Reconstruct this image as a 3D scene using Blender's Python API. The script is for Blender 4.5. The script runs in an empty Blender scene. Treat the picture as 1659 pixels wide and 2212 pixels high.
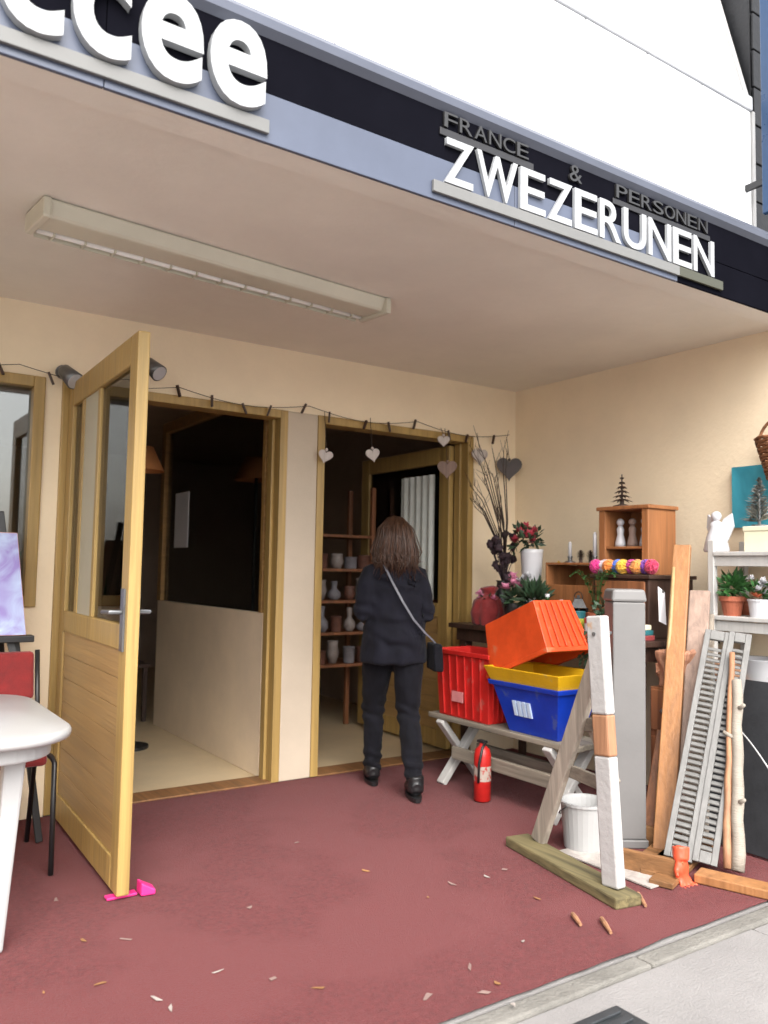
import bpy, bmesh, math, random
from mathutils import Vector, Matrix, noise
random.seed(7)
SC = bpy.context.scene
COL = SC.collection
R = math.radians
# ------------------------------------------------------------------ camera
CAM_Z, CAM_Y = 1.262, -4.383
YAW, PITCH, ROLL = .596, .070, .018
FOC = 1769.2          # focal length for a picture 1659 x 2212
cam_d = bpy.data.cameras.new('camera')
cam = bpy.data.objects.new('camera', cam_d); COL.objects.link(cam)
cam_d.sensor_fit = 'VERTICAL'; cam_d.sensor_height = 24.0
cam_d.lens = 24.0 * FOC / 2212
cam_d.dof.use_dof = True; cam_d.dof.focus_distance = 3.4; cam_d.dof.aperture_fstop = 1.6
cam_d.clip_start = .05; cam_d.clip_end = 400
cam.location = (0, CAM_Y, CAM_Z)
fw = Vector((math.sin(YAW)*math.cos(PITCH), math.cos(YAW)*math.cos(PITCH), math.sin(PITCH)))
rt0 = Vector((math.cos(YAW), -math.sin(YAW), 0)); up0 = rt0.cross(fw)
rt = rt0*math.cos(ROLL) + up0*math.sin(ROLL); up = up0*math.cos(ROLL) - rt0*math.sin(ROLL)
cam.matrix_world = Matrix(((rt.x, up.x, -fw.x, 0), (rt.y, up.y, -fw.y, CAM_Y), (rt.z, up.z, -fw.z, CAM_Z), (0, 0, 0, 1)))
SC.camera = cam
# ------------------------------------------------------------------ sky, sun, exposure
SUN_EL, SUN_AZ = 47, 200          # azimuth clockwise from +Y
W_ = bpy.data.worlds.new('World'); SC.world = W_; W_.use_nodes = True
wn = W_.node_tree.nodes; wl = W_.node_tree.links; wn.clear()
sky = wn.new('ShaderNodeTexSky'); sky.sky_type = 'NISHITA'; sky.sun_disc = False
sky.sun_elevation = R(SUN_EL); sky.sun_rotation = R(SUN_AZ); sky.dust_density = 4; sky.air_density = 1.2
hs = wn.new('ShaderNodeHueSaturation'); hs.inputs['Saturation'].default_value = .30   # cloud cover greys the sky
bgn = wn.new('ShaderNodeBackground'); bgn.inputs['Strength'].default_value = .15
wo = wn.new('ShaderNodeOutputWorld')
wl.new(sky.outputs[0], hs.inputs['Color']); wl.new(hs.outputs[0], bgn.inputs['Color']); wl.new(bgn.outputs[0], wo.inputs[0])
sd = bpy.data.lights.new('sun', 'SUN'); sd.energy = .75; sd.angle = R(60); sd.color = (1, .96, .9)
sun = bpy.data.objects.new('sun', sd); COL.objects.link(sun)
sdir = Vector((math.sin(R(SUN_AZ))*math.cos(R(SUN_EL)), math.cos(R(SUN_AZ))*math.cos(R(SUN_EL)), math.sin(R(SUN_EL))))
sun.rotation_euler = sdir.to_track_quat('Z', 'Y').to_euler()
sun.location = (0, -10, 12)
vs = SC.view_settings
vs.view_transform = 'Standard'; vs.look = 'None'; vs.gamma = 1; vs.exposure = 1.72; vs.use_curve_mapping = False

# ------------------------------------------------------------------ pixel -> point
def ray(u, v):
    x, y = u-829.5, v-1106
    return (fw*FOC + rt*x - up*y) / FOC
def at(u, v, ax, val):
    d = ray(u, v); i = 'XYZ'.index(ax); o = cam.location
    return o + d*((val-o[i])/d[i])

# ------------------------------------------------------------------ materials
MATS = {}
def mat(name, col, rough=.6, var=.12, scale=6, bump=.15, bscale=90, metal=0., stretch=None, spec=.5, coat=0., col2=None, sheen=0., detail=6, wear=None):
    if name in MATS: return MATS[name]
    m = bpy.data.materials.new(name); m.use_nodes = True
    n = m.node_tree.nodes; l = m.node_tree.links
    b = n['Principled BSDF']
    b.inputs['Roughness'].default_value = rough; b.inputs['Metallic'].default_value = metal
    b.inputs['Specular IOR Level'].default_value = spec; b.inputs['Coat Weight'].default_value = coat
    b.inputs['Sheen Weight'].default_value = sheen
    tc = n.new('ShaderNodeTexCoord'); mp = n.new('ShaderNodeMapping')
    if stretch: mp.inputs['Scale'].default_value = stretch
    l.new(tc.outputs['Object'], mp.inputs['Vector'])
    t = n.new('ShaderNodeTexNoise'); t.inputs['Scale'].default_value = scale; t.inputs['Detail'].default_value = detail
    t.inputs['Roughness'].default_value = .65
    if stretch: t.inputs['Distortion'].default_value = .6
    l.new(mp.outputs[0], t.inputs['Vector'])
    cr = n.new('ShaderNodeValToRGB')
    a = [max(0, c*(1-var*1.6)) for c in col]; c2 = col2 or [min(1, c*(1+var*1.3)) for c in col]
    cr.color_ramp.elements[0].position = .3; cr.color_ramp.elements[0].color = (*a, 1)
    cr.color_ramp.elements[1].position = .7; cr.color_ramp.elements[1].color = (*c2, 1)
    l.new(t.outputs['Fac'], cr.inputs['Fac'])
    out = cr.outputs['Color']
    if wear:                                             # patches of another colour with a ragged edge
        wc, lo, ws = wear
        t3 = n.new('ShaderNodeTexNoise'); t3.inputs['Scale'].default_value = ws; t3.inputs['Detail'].default_value = 8
        l.new(tc.outputs['Object'], t3.inputs['Vector'])
        r3 = n.new('ShaderNodeValToRGB'); r3.color_ramp.elements[0].position = lo; r3.color_ramp.elements[1].position = lo+.06
        l.new(t3.outputs['Fac'], r3.inputs['Fac'])
        mx = n.new('ShaderNodeMix'); mx.data_type = 'RGBA'
        l.new(r3.outputs['Color'], mx.inputs['Factor']); l.new(out, mx.inputs['A']); mx.inputs['B'].default_value = (*wc, 1)
        out = mx.outputs['Result']
    l.new(out, b.inputs['Base Color'])
    rr = n.new('ShaderNodeMapRange'); rr.inputs['To Min'].default_value = max(0, rough-.09); rr.inputs['To Max'].default_value = min(1, rough+.09)
    l.new(t.outputs['Fac'], rr.inputs['Value']); l.new(rr.outputs[0], b.inputs['Roughness'])
    if bump:
        t2 = n.new('ShaderNodeTexNoise'); t2.inputs['Scale'].default_value = bscale; t2.inputs['Detail'].default_value = 4
        l.new(mp.outputs[0], t2.inputs['Vector'])
        bp = n.new('ShaderNodeBump'); bp.inputs['Strength'].default_value = bump; bp.inputs['Distance'].default_value = .01
        l.new(t2.outputs['Fac'], bp.inputs['Height']); l.new(bp.outputs[0], b.inputs['Normal'])
    MATS[name] = m
    return m
def wood(name, col, axis='Z', rough=.55, var=.28, scale=8, **k):
    st = {'X': (.12, 3.2, 3.2), 'Y': (3.2, .12, 3.2), 'Z': (3.2, 3.2, .12)}[axis]
    return mat(name, col, rough, var, scale, .25, 22, stretch=st, **k)
def glass(name, tint=(1, 1, 1), rough=.02):
    if name in MATS: return MATS[name]
    m = bpy.data.materials.new(name); m.use_nodes = True
    n = m.node_tree.nodes; l = m.node_tree.links; n.clear()
    o = n.new('ShaderNodeOutputMaterial'); mx = n.new('ShaderNodeMixShader'); fr = n.new('ShaderNodeFresnel'); fr.inputs['IOR'].default_value = 2.0
    tr = n.new('ShaderNodeBsdfTransparent'); tr.inputs[0].default_value = (*tint, 1)
    gl = n.new('ShaderNodeBsdfGlossy'); gl.inputs['Roughness'].default_value = rough
    l.new(fr.outputs[0], mx.inputs[0]); l.new(tr.outputs[0], mx.inputs[1]); l.new(gl.outputs[0], mx.inputs[2]); l.new(mx.outputs[0], o.inputs[0])
    MATS[name] = m; return m
def picture(name, cols, scale=3, dist=2.):
    m = bpy.data.materials.new(name); m.use_nodes = True
    n = m.node_tree.nodes; l = m.node_tree.links; b = n['Principled BSDF']; b.inputs['Roughness'].default_value = .5
    tc = n.new('ShaderNodeTexCoord'); t = n.new('ShaderNodeTexNoise'); t.inputs['Scale'].default_value = scale; t.inputs['Distortion'].default_value = dist; t.inputs['Detail'].default_value = 3
    l.new(tc.outputs['Object'], t.inputs['Vector']); cr = n.new('ShaderNodeValToRGB')
    el = cr.color_ramp.elements
    for i, c in enumerate(cols):
        p = .3 + .4*i/(len(cols)-1)
        e = el[0] if i == 0 else (el[1] if i == len(cols)-1 else el.new(p))
        e.position = p; e.color = (*c, 1)
    l.new(t.outputs['Fac'], cr.inputs['Fac']); l.new(cr.outputs[0], b.inputs['Base Color'])
    return m

PLASTER = mat('cream_plaster', (.86, .725, .53), .75, .035, 2.3, .22, 45, spec=.25, detail=10)
CEIL = mat('ceiling_paint', (.78, .745, .665), .5, .045, 1.7, .10, 40, spec=.4, detail=10)
YELLOW = wood('yellow_varnished_wood', (.38, .25, .082), 'Z', .42, .16)
YELLOW_Y = wood('yellow_varnished_board', (.36, .225, .088), 'Y', .42, .14)
BROWNFR = wood('brown_frame_wood', (.34, .19, .06), 'X', .5, .2)
DARKW = wood('dark_brown_wood', (.045, .022, .015), 'Z', .5)
WHITEP = mat('white_plastic', (.40, .40, .395), .35, .03, 5, .04, 60)
CLAD = mat('white_cladding', (.82, .83, .84), .5, .03, 2, .05, 40)
BLACKG = mat('black_satin_panel', (.006, .006, .009), .75, .1, 3, .02, 12, spec=0.)
REFLBAND = mat('painted_reflection', (.082, .097, .142), .35, .14, 1.1, .02, 12)
ALU = mat('grey_metal_capping', (.105, .115, .15), .35, .08, 3, .03, 20, metal=.25)
LETTER = mat('white_letter', (.35, .36, .37), .35, .05, 4, .03, 40)
LETTERD = mat('dark_grey_letter', (.026, .025, .025), .35, .1, 6, .03, 40)
BARG = mat('light_grey_strip', (.16, .16, .155), .5, .05, 3, .03, 40)
BARD = mat('dark_grey_strip', (.017, .016, .018), .45, .1, 3, .03, 40)
BARO = mat('strip_past_reflection', (.055, .055, .035), .5, .06, 3, .03, 40)
CARPET = mat('burgundy_carpet', (.145, .028, .029), .95, .18, 60, .9, 260, spec=.05, sheen=.09, detail=12, wear=((.16, .035, .036), .50, 1.3))
CONC = mat('pale_concrete', (.25, .238, .23), .85, .09, 2.5, .35, 120, spec=.2, detail=10)
KERB = mat('kerb_concrete', (.20, .19, .17), .85, .16, 6, .5, 90, spec=.2, detail=10)
VINYL = mat('beige_vinyl', (.62, .49, .31), .45, .06, 3, .08, 60)
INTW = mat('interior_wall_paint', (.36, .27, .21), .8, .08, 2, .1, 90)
PART = mat('partition_paint', (.85, .70, .52), .6, .06, 2, .1, 90)
GLASS = glass('window_glass', (.82, .85, .84))
GLASSVIEW = mat('painted_glass_view', (.42, .40, .31), .35, .05, 3, .05, 30)
CREAMM = mat('cream_enamel', (.62, .60, .49), .4, .04, 3, .03, 30)
TUBE = mat('unlit_tube', (.85, .85, .82), .2, .02, 3, 0)
BLACKM = mat('black_metal', (.015, .015, .016), .4, .1, 8, .05, 60)
BLACKC = mat('black_cloth', (.006, .006, .009), .85, .3, 14, .35, 260, sheen=.03, spec=.15)
NAVYC = mat('dark_navy_cloth', (.007, .007, .012), .8, .25, 12, .35, 300, sheen=.04, spec=.15)
SKIN = mat('skin', (.55, .33, .24), .5, .06, 10, .05, 90)
HAIR = mat('brown_hair', (.022, .010, .007), .42, .5, 9, .5, 30, col2=(.10, .042, .020), stretch=(9, 9, .35))
RED = mat('red_plastic', (.46, .016, .013), .42, .12, 7, .10, 40, wear=((.40, .07, .055), .63, 11))
ORANGE = mat('orange_red_plastic', (.56, .062, .012), .42, .16, 5, .10, 40, wear=((.50, .12, .05), .63, 10))
YELP = mat('yellow_plastic', (.60, .34, .008), .42, .08, 6, .10, 40, wear=((.50, .33, .07), .63, 11))
BLUEP = mat('blue_plastic', (.004, .036, .38), .42, .12, 6, .10, 40, wear=((.05, .085, .32), .63, 11))
REDC = mat('red_cloth', (.20, .012, .012), .85, .2, 8, .3, 120, sheen=.2)
GREYW = wood('weathered_grey_wood', (.21, .18, .14), 'Y', .8, .3)
GREYWZ = wood('weathered_grey_post', (.31, .265, .215), 'Z', .8, .25)
WHITEW = wood('white_painted_wood', (.47, .46, .44), 'Z', .6, .07)
PEELW = mat('peeling_white_paint', (.41, .40, .39), .6, .05, 6, .3, 40, wear=((.42, .27, .17), .66, 9))
BAREW = wood('bare_wood_band', (.34, .17, .09), 'Z', .65, .2)
MOSSW = wood('mossy_plank', (.135, .11, .05), 'Y', .9, .4)
BROWNP = wood('orange_brown_plank', (.33, .15, .055), 'Z', .55, .16)
BROWNB = wood('brown_board', (.22, .085, .035), 'Z', .55, .3)
PINKP = wood('dull_brown_plank', (.30, .21, .165), 'Z', .7, .2)
OAK = wood('oak_plank', (.22, .105, .04), 'Y', .6, .25)
GREYP = mat('light_grey_paint', (.155, .15, .147), .5, .06, 3, .05, 40)
SHUT = wood('grey_shutter_wood', (.18, .177, .17), 'Z', .65, .12)
TERRA = mat('terracotta', (.36, .10, .05), .8, .15, 9, .2, 80)
GREEN = mat('green_leaf', (.035, .12, .028), .5, .35, 20, .1, 60)
DKGREEN = mat('dark_green_leaf', (.022, .05, .022), .5, .35, 20, .1, 60)
CERAM = mat('white_glaze', (.52, .52, .54), .2, .02, 4, .02, 30)
PINKF = mat('pink_petal', (.62, .24, .36), .6, .25, 20, .1, 60)
DPINK = mat('deep_pink_petal', (.42, .05, .075), .6, .3, 20, .1, 60)
DRIED = mat('dried_flower', (.045, .026, .034), .8, .4, 20, .3, 90)
TWIG = mat('dark_twig', (.035, .02, .014), .8, .3, 15, .3, 90)
SLATE = mat('slate_grey_heart', (.085, .075, .075), .7, .15, 9, .2, 90)
PALEW = wood('pale_washed_wood', (.48, .43, .40), 'Z', .7, .12)
BROWNH = wood('rosy_brown_wood', (.24, .165, .135), 'Z', .7, .2)
STRING = mat('dark_string', (.05, .035, .028), .9, .2, 30, 0)
TAN = wood('tan_box_wood', (.29, .115, .04), 'Z', .6, .2)
KRAFT = mat('copper_brown_paper', (.42, .20, .12), .6, .15, 9, .4, 30)
ORTAG = mat('orange_red_rubber', (.70, .085, .035), .45, .1, 9, .05, 40)
MAGENTA = mat('magenta_rubber', (.72, .03, .21), .5, .08, 9, .1, 60)
SILVER = mat('silver_tinsel', (.24, .24, .22), .3, .35, 25, .1, 90, metal=.6)
WICKER = mat('brown_wicker', (.22, .09, .035), .75, .35, 40, .4, 120)
CREAMB = mat('cream_card', (.72, .68, .50), .7, .04, 5, .05, 60)
CHALK = mat('black_board_paint', (.018, .019, .022), .7, .25, 5, .1, 60)
STEELD = mat('dark_steel', (.06, .065, .07), .5, .15, 9, .1, 60, metal=.5)
BIRCH = mat('birch_bark', (.29, .255, .21), .75, .10, 3, .4, 40, stretch=(1, 1, 5), wear=((.30, .22, .13), .60, 7))
TEAL = mat('teal_tin', (.02, .13, .15), .4, .2, 9, .05, 60)
BLUESIGN = mat('blue_enamel', (.004, .035, .10), .3, .1, 3, .03, 30)
NEIGH = mat('black_slate_cladding', (.012, .012, .014), .6, .25, 5, .3, 40)
PAPER = mat('white_paper', (.78, .78, .82), .8, .02, 5, .03, 60)
GREYMET = mat('grey_cast_metal', (.16, .165, .17), .35, .2, 12, .1, 60, metal=.6)
GROUND = mat('far_ground', (.30, .29, .28), .9, .15, .5, .2, 40)

# ------------------------------------------------------------------ mesh helpers
class MB:
    def __init__(s): s.v = []; s.f = []
    def add(s, vs_, fs):
        o = len(s.v); s.v += [Vector(p) for p in vs_]; s.f += [[i+o for i in f] for f in fs]; return s
    def box(s, x0, x1, y0, y1, z0, z1):
        return s.add([(x0,y0,z0),(x1,y0,z0),(x1,y1,z0),(x0,y1,z0),(x0,y0,z1),(x1,y0,z1),(x1,y1,z1),(x0,y1,z1)],
                     [(0,3,2,1),(4,5,6,7),(0,1,5,4),(1,2,6,5),(2,3,7,6),(3,0,4,7)])
    def hexa(s, p):        # eight corners, bottom ring then top ring
        return s.add(p, [(0,3,2,1),(4,5,6,7),(0,1,5,4),(1,2,6,5),(2,3,7,6),(3,0,4,7)])
    def beam(s, p, q, w, t, side=(1,0,0), taper=1.):
        p, q = Vector(p), Vector(q); d = (q-p).normalized(); a = Vector(side); a = (a-d*a.dot(d)).normalized(); b = d.cross(a)
        r = []
        for c, k in ((p, 1), (q, taper)):
            r += [c-a*w/2*k-b*t/2*k, c+a*w/2*k-b*t/2*k, c+a*w/2*k+b*t/2*k, c-a*w/2*k+b*t/2*k]
        return s.hexa(r)
    def tube(s, pts, rad, n=10, squash=1., cap=True):
        pts = [Vector(p) for p in pts]
        if not isinstance(rad, (list, tuple)): rad = [rad]*len(pts)
        o = len(s.v); ref = Vector((.13, .31, .94))
        d0 = (pts[1]-pts[0]).normalized()
        if abs(d0.dot(ref)) > .9: ref = Vector((1, .1, 0))
        for i, p in enumerate(pts):
            d = (pts[min(i+1, len(pts)-1)]-pts[max(i-1, 0)]).normalized()
            a = (ref-d*ref.dot(d)).normalized(); b = d.cross(a); ref = a
            for k in range(n):
                t = 2*math.pi*k/n; s.v.append(p+a*math.cos(t)*rad[i]+b*math.sin(t)*rad[i]*squash)
        for i in range(len(pts)-1):
            for k in range(n):
                k2 = (k+1) % n; s.f.append([o+i*n+k, o+i*n+k2, o+(i+1)*n+k2, o+(i+1)*n+k])
        if cap: s.f.append([o+k for k in range(n)][::-1]); s.f.append([o+(len(pts)-1)*n+k for k in range(n)])
        return s
    def lathe(s, c, prof, n=24, sx=1., sy=1., cap=True):      # prof: (r, z) from bottom to top
        o = len(s.v); c = Vector(c)
        for r, z in prof:
            for k in range(n):
                t = 2*math.pi*k/n; s.v.append(c+Vector((math.cos(t)*r*sx, math.sin(t)*r*sy, z)))
        for i in range(len(prof)-1):
            for k in range(n):
                k2 = (k+1) % n; s.f.append([o+i*n+k, o+i*n+k2, o+(i+1)*n+k2, o+(i+1)*n+k])
        if cap: s.f.append([o+k for k in range(n)][::-1]); s.f.append([o+(len(prof)-1)*n+k for k in range(n)])
        return s
    def loft(s, rings, n=24):                                   # rings: (cx, cy, z, hw, hd)
        o = len(s.v)
        for cx, cy, z, a, b in rings:
            for k in range(n):
                t = 2*math.pi*k/n; s.v.append(Vector((cx+math.cos(t)*a, cy+math.sin(t)*b, z)))
        for i in range(len(rings)-1):
            for k in range(n):
                k2 = (k+1) % n; s.f.append([o+i*n+k, o+i*n+k2, o+(i+1)*n+k2, o+(i+1)*n+k])
        s.f.append([o+k for k in range(n)][::-1]); s.f.append([o+(len(rings)-1)*n+k for k in range(n)])
        return s
    def ball(s, c, r, n=10, m=6, sx=1., sy=1., sz=1., jit=0.):
        pr = []
        c = Vector(c); o = len(s.v)
        for i in range(m+1):
            ph = -math.pi/2+math.pi*i/m; rr = max(.02, math.cos(ph))*r
            for k in range(n):
                t = 2*math.pi*k/n; j = 1+random.uniform(-jit, jit)
                s.v.append(c+Vector((math.cos(t)*rr*sx*j, math.sin(t)*rr*sy*j, math.sin(ph)*r*sz*j)))
        for i in range(m):
            for k in range(n):
                k2 = (k+1) % n; s.f.append([o+i*n+k, o+i*n+k2, o+(i+1)*n+k2, o+(i+1)*n+k])
        s.f.append([o+k for k in range(n)][::-1]); s.f.append([o+m*n+k for k in range(n)])
        return s
    def prism(s, outline, c, ax, ay, an, t):                    # outline in (a, b), extruded t along an
        c, ax, ay, an = Vector(c), Vector(ax), Vector(ay), Vector(an); o = len(s.v); n = len(outline)
        for h in (-t/2, t/2):
            for a, b in outline: s.v.append(c+ax*a+ay*b+an*h)
        s.f.append([o+i for i in range(n)][::-1]); s.f.append([o+n+i for i in range(n)])
        for i in range(n):
            j = (i+1) % n; s.f.append([o+i, o+j, o+n+j, o+n+i])
        return s
    def leaf(s, p, d, nrm, L, w):
        p, d = Vector(p), Vector(d).normalized(); a = d.cross(Vector(nrm)).normalized(); nn = a.cross(d)
        return s.add([p, p+d*L*.45+a*w+nn*w*.25, p+d*L, p+d*L*.45-a*w+nn*w*.25, p+d*L*.5-nn*w*.1], [(0,1,4),(1,2,4),(2,3,4),(3,0,4)])
    def mesh(s, off=(0,0,0), name='mesh'):
        o = Vector(off); me = bpy.data.meshes.new(name)
        me.from_pydata([tuple(p-o) for p in s.v], [], s.f)
        bm = bmesh.new(); bm.from_mesh(me); bmesh.ops.recalc_face_normals(bm, faces=bm.faces); bm.to_mesh(me); bm.free()
        return me
    def build(s, name, m, parent=None, bevel=0., smooth=False, sub=0):
        me = s.mesh(base_of(parent), name); me.materials.append(m)
        return link(name, me, parent, bevel, smooth, sub)
def base_of(p):
    o = Vector((0,0,0))
    while p is not None: o = o+p.location; p = p.parent
    return o
def link(name, me, parent=None, bevel=0., smooth=False, sub=0, loc=None):
    o = bpy.data.objects.new(name, me); COL.objects.link(o); o.parent = parent
    if loc is not None: o.location = loc
    if smooth:
        for p in me.polygons: p.use_smooth = True
    if bevel:
        b = o.modifiers.new('bevel', 'BEVEL'); b.width = bevel; b.segments = 2; b.limit_method = 'ANGLE'; b.angle_limit = R(35)
    if sub:
        u = o.modifiers.new('subdivision', 'SUBSURF'); u.levels = sub; u.render_levels = sub
    return o
def tag(o, label, cat, group=None):
    o['label'] = label; o['category'] = cat
    if group: o['group'] = group
    return o
def thing(name, loc, label, cat, group=None):
    e = bpy.data.objects.new(name, None); COL.objects.link(e); e.location = loc; e.empty_display_size = .1
    return tag(e, label, cat, group)
def structure(o): o['kind'] = 'structure'; return o
def remesh(mb, voxel, smooth=4, amp=0., fscale=6., seed=0):
    me = mb.mesh(); t = bpy.data.objects.new('tmp', me); COL.objects.link(t)
    r = t.modifiers.new('r', 'REMESH'); r.mode = 'VOXEL'; r.voxel_size = voxel
    s_ = t.modifiers.new('s', 'SMOOTH'); s_.iterations = smooth; s_.factor = .5
    dg = bpy.context.evaluated_depsgraph_get(); out = bpy.data.meshes.new_from_object(t.evaluated_get(dg))
    bpy.data.objects.remove(t); bpy.data.meshes.remove(me)
    if amp:
        for v in out.vertices:
            p = Vector((v.co.x*fscale, v.co.y*fscale, v.co.z*fscale*.45+seed))
            v.co += v.normal*amp*(noise.noise(p)+.5*noise.noise(p*2.3))
    for p in out.polygons: p.use_smooth = True
    return out
def move(o, m): o.data.transform(m)

# ================================================================== SETTING
XL, XR = -3.0, 4.124          # porch left and right walls
YF = -2.19                    # face of the fascia
H, HD = 2.58, 2.205
YC = -2.53                    # carpet front edge
XW, X1, X2, X3, X4 = .874, .957, 2.254, 2.463, 3.712   # window frame edge, door openings

g = MB(); g.box(-60, 60, -70, 60, -.5, -.125); structure(g.build('ground', GROUND))
g = MB(); g.box(XL-.2, 9, YC, 6.6, -.12, 0); structure(g.build('porch_floor', CONC))
# pavement: separate concrete slabs with recessed joints
base = MB(); base.box(-9, 12, -12, YC-.09, -.12, -.022); pav = structure(base.build('pavement', KERB))
slab = MB(); slab.box(0, 1.19, 0, .99, -.02, .0)
sm = slab.mesh(name='slab'); sm.materials.append(CONC)
for i in range(-3, 6):
    for j in range(5):
        o = link('paving_slab', sm, pav, .006, loc=(i*1.2+.43, YC-.093-.99-j*1.0, random.uniform(-.004, .0)-.001))
# kerb stones between pavement and carpet
kb = structure(MB().box(XL-.2, 6, YC-.085, YC-.004, -.12, -.06).build('kerb', KERB))
ks = MB(); ks.box(0, .988, YC-.084, YC-.006, -.058, .003)
kmesh = ks.mesh(name='kerb_stone'); kmesh.materials.append(KERB)
for i in range(-3, 6): link('kerb_stone', kmesh, kb, .012, loc=(i*.99+.31, random.uniform(-.004, .004), random.uniform(-.003, .002)))
# carpet: a real sheet with an uneven front edge
cp = MB(); nx, ny = 90, 26; vv = []; ff = []
for j in range(ny+1):
    for i in range(nx+1):
        x = XL+.02+(XR-XL-.03)*i/nx; y = -.004+(YC+.01)*j/ny
        if j == ny: y += .014*noise.noise(Vector((x*5, 0, 3)))-.004
        z = .010+.0035*noise.noise(Vector((x*1.7, y*1.7, 0)))
        vv.append((x, y, z))
for j in range(ny):
    for i in range(nx):
        a = j*(nx+1)+i; ff.append((a, a+nx+1, a+nx+2, a+1))
cp.add(vv, ff); structure(cp.build('carpet', CARPET, smooth=True))
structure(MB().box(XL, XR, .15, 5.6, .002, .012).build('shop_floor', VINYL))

# ================================================================== BUILDING
bld = thing('shop_building', (1.6, 0, 0), 'cream plastered shopfront with yellow wooden doors set back under a deep porch', 'building')
w = MB()
w.box(XL, X4+.0, 0, .14, HD, H)                       # over the openings
w.box(XL, -.95, 0, .14, 0, HD); w.box(-.95, XW, 0, .14, 0, 1.045)
w.box(XW, X1, 0, .14, 0, HD)
w.box(X4, XR, 0, .14, 0, H)
w.build('front_wall', PLASTER, bld)
MB().box(X2, X3, -.012, .15, .012, HD).build('post', mat('pale_cream_paint', (.51, .43, .335), .6, .05, 2, .1, 140, spec=.3), bld, .006)
MB().box(XR, XR+.2, YF+.02, .14, 0, H).build('side_wall', PLASTER, bld)
MB().box(XL-.2, XL, YF+.02, .14, 0, H).build('side_wall', PLASTER, bld)
MB().box(XL-.2, XR+.2, YF+.12, .14, H, H+.06).build('porch_ceiling', CEIL, bld)
MB().box(XL-.2, XR+.2, YF+.12, 6, H+.061, H+.34).build('floor_slab', INTW, bld)
# room behind
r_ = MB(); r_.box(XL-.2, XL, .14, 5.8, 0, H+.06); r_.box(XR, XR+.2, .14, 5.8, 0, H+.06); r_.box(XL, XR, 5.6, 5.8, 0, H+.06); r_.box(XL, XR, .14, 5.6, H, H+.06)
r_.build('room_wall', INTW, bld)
# inner partition: low wall with dark glazing above
MB().box(2.20, 2.26, .15, 2.05, .012, .985).build('partition_wall', PART, bld, .004)
pf = MB(); pf.box(2.195, 2.265, 1.98, 2.06, .986, 2.4); pf.box(2.195, 2.265, .2, 1.98, 2.32, 2.4); pf.box(2.195, 2.265, .16, .2, .986, 2.4)
pf.build('partition_frame', BROWNFR, bld, .003)
MB().box(2.227, 2.233, .2, 1.98, .986, 2.32).build('partition_pane', GLASS, bld)
# door frames
def frame(x0, x1, name):
    f = MB(); b = .05
    f.box(x0, x0+b, -.018, .11, .014, HD); f.box(x1-b, x1, -.018, .11, .014, HD); f.box(x0+b, x1-b, -.018, .11, HD-b, HD)
    f.box(x0+b, x0+b+.02, .05, .11, .014, HD-b); f.box(x1-b-.02, x1-b, .05, .11, .014, HD-b)   # door stops
    return f.build(name, YELLOW, bld, .004)
frame(X1, X2, 'door_frame'); frame(X3, X4, 'door_frame')
MB().box(X1+.05, X2-.05, -.02, .15, .011, .022).build('threshold', OAK, bld, .003)
MB().box(X3+.05, X4-.05, -.02, .15, .011, .022).build('threshold', OAK, bld, .003)
# front window at the left
wf = MB(); b = .055
wf.box(XW-b, XW, -.02, .1, 1.045, HD); wf.box(-.95, -.95+b, -.02, .1, 1.045, HD); wf.box(-.95+b, XW-b, -.02, .1, HD-b, HD); wf.box(-.95+b, XW-b, -.02, .1, 1.045, 1.045+b)
wf.box(-.09, -.03, -.01, .09, 1.1, HD-b)
win = wf.build('window', YELLOW, bld, .004)
for xa, xb in ((-.895, -.09), (-.03, XW-b)): MB().box(xa, xb, .04, .046, 1.1, HD-b).build('pane', GLASS, win)
# outward-open leaf: plane x ~ 1.0, from the hinge jamb towards the street
lx0, lx1, ly0, ly1 = X1+.03, X1+.078, -1.25, -.03
d = MB(); zt = 2.175; zb = .03
d.box(lx0, lx1, ly0, ly0+.10, zb, zt); d.box(lx0, lx1, ly1-.10, ly1, zb, zt)
d.box(lx0, lx1, ly0+.10, ly1-.10, zt-.12, zt); d.box(lx0, lx1, ly0+.10, ly1-.10, .93, 1.03); d.box(lx0, lx1, ly0+.10, ly1-.10, zb, .15)
leafd = d.build('door', YELLOW, bld, .005)
zs = [.15+.1114*i for i in range(8)]
for i in range(7):
    MB().box(lx0+.009, lx1-.009, ly0+.10, ly1-.10, zs[i]+.0008, zs[i+1]-.0008).build('board', YELLOW_Y, leafd, .0018)
MB().box(lx0+.012, lx1-.012, -.62, -.36, 1.03, zt-.12).build('painted_view', GLASSVIEW, leafd)  # view mirrored in the door glass, painted as an opaque beige strip
MB().box(lx0+.006, lx1-.006, -.66, -.62, 1.03, zt-.12).build('glazing_bar', YELLOW, leafd, .003)
MB().box(lx0+.006, lx1-.006, -.36, -.31, 1.03, zt-.12).build('glazing_bar', YELLOW, leafd, .003)
MB().box(lx0+.02, lx0+.026, ly0+.10, -.66, 1.03, zt-.12).build('pane', GLASS, leafd)
MB().box(lx0+.02, lx0+.026, -.31, ly1-.10, 1.03, zt-.12).build('pane', GLASS, leafd)
for s in (-1, 1):
    x = lx0 if s < 0 else lx1
    h = MB(); h.box(min(x, x+s*.008), max(x, x+s*.008), ly0+.03, ly0+.075, .93, 1.17); h.tube([(x+s*.008, ly0+.052, 1.08), (x+s*.05, ly0+.052, 1.08), (x+s*.05, ly0+.17, 1.075)], .009, 8)
    h.build('handle', GREYMET, leafd, smooth=False)
for z in (.3, 1.1, 1.9): MB().tube([(X1+.045, -.02, z-.05), (X1+.045, -.02, z+.05)], .010, 8).build('hinge', GREYMET, leafd)
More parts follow.
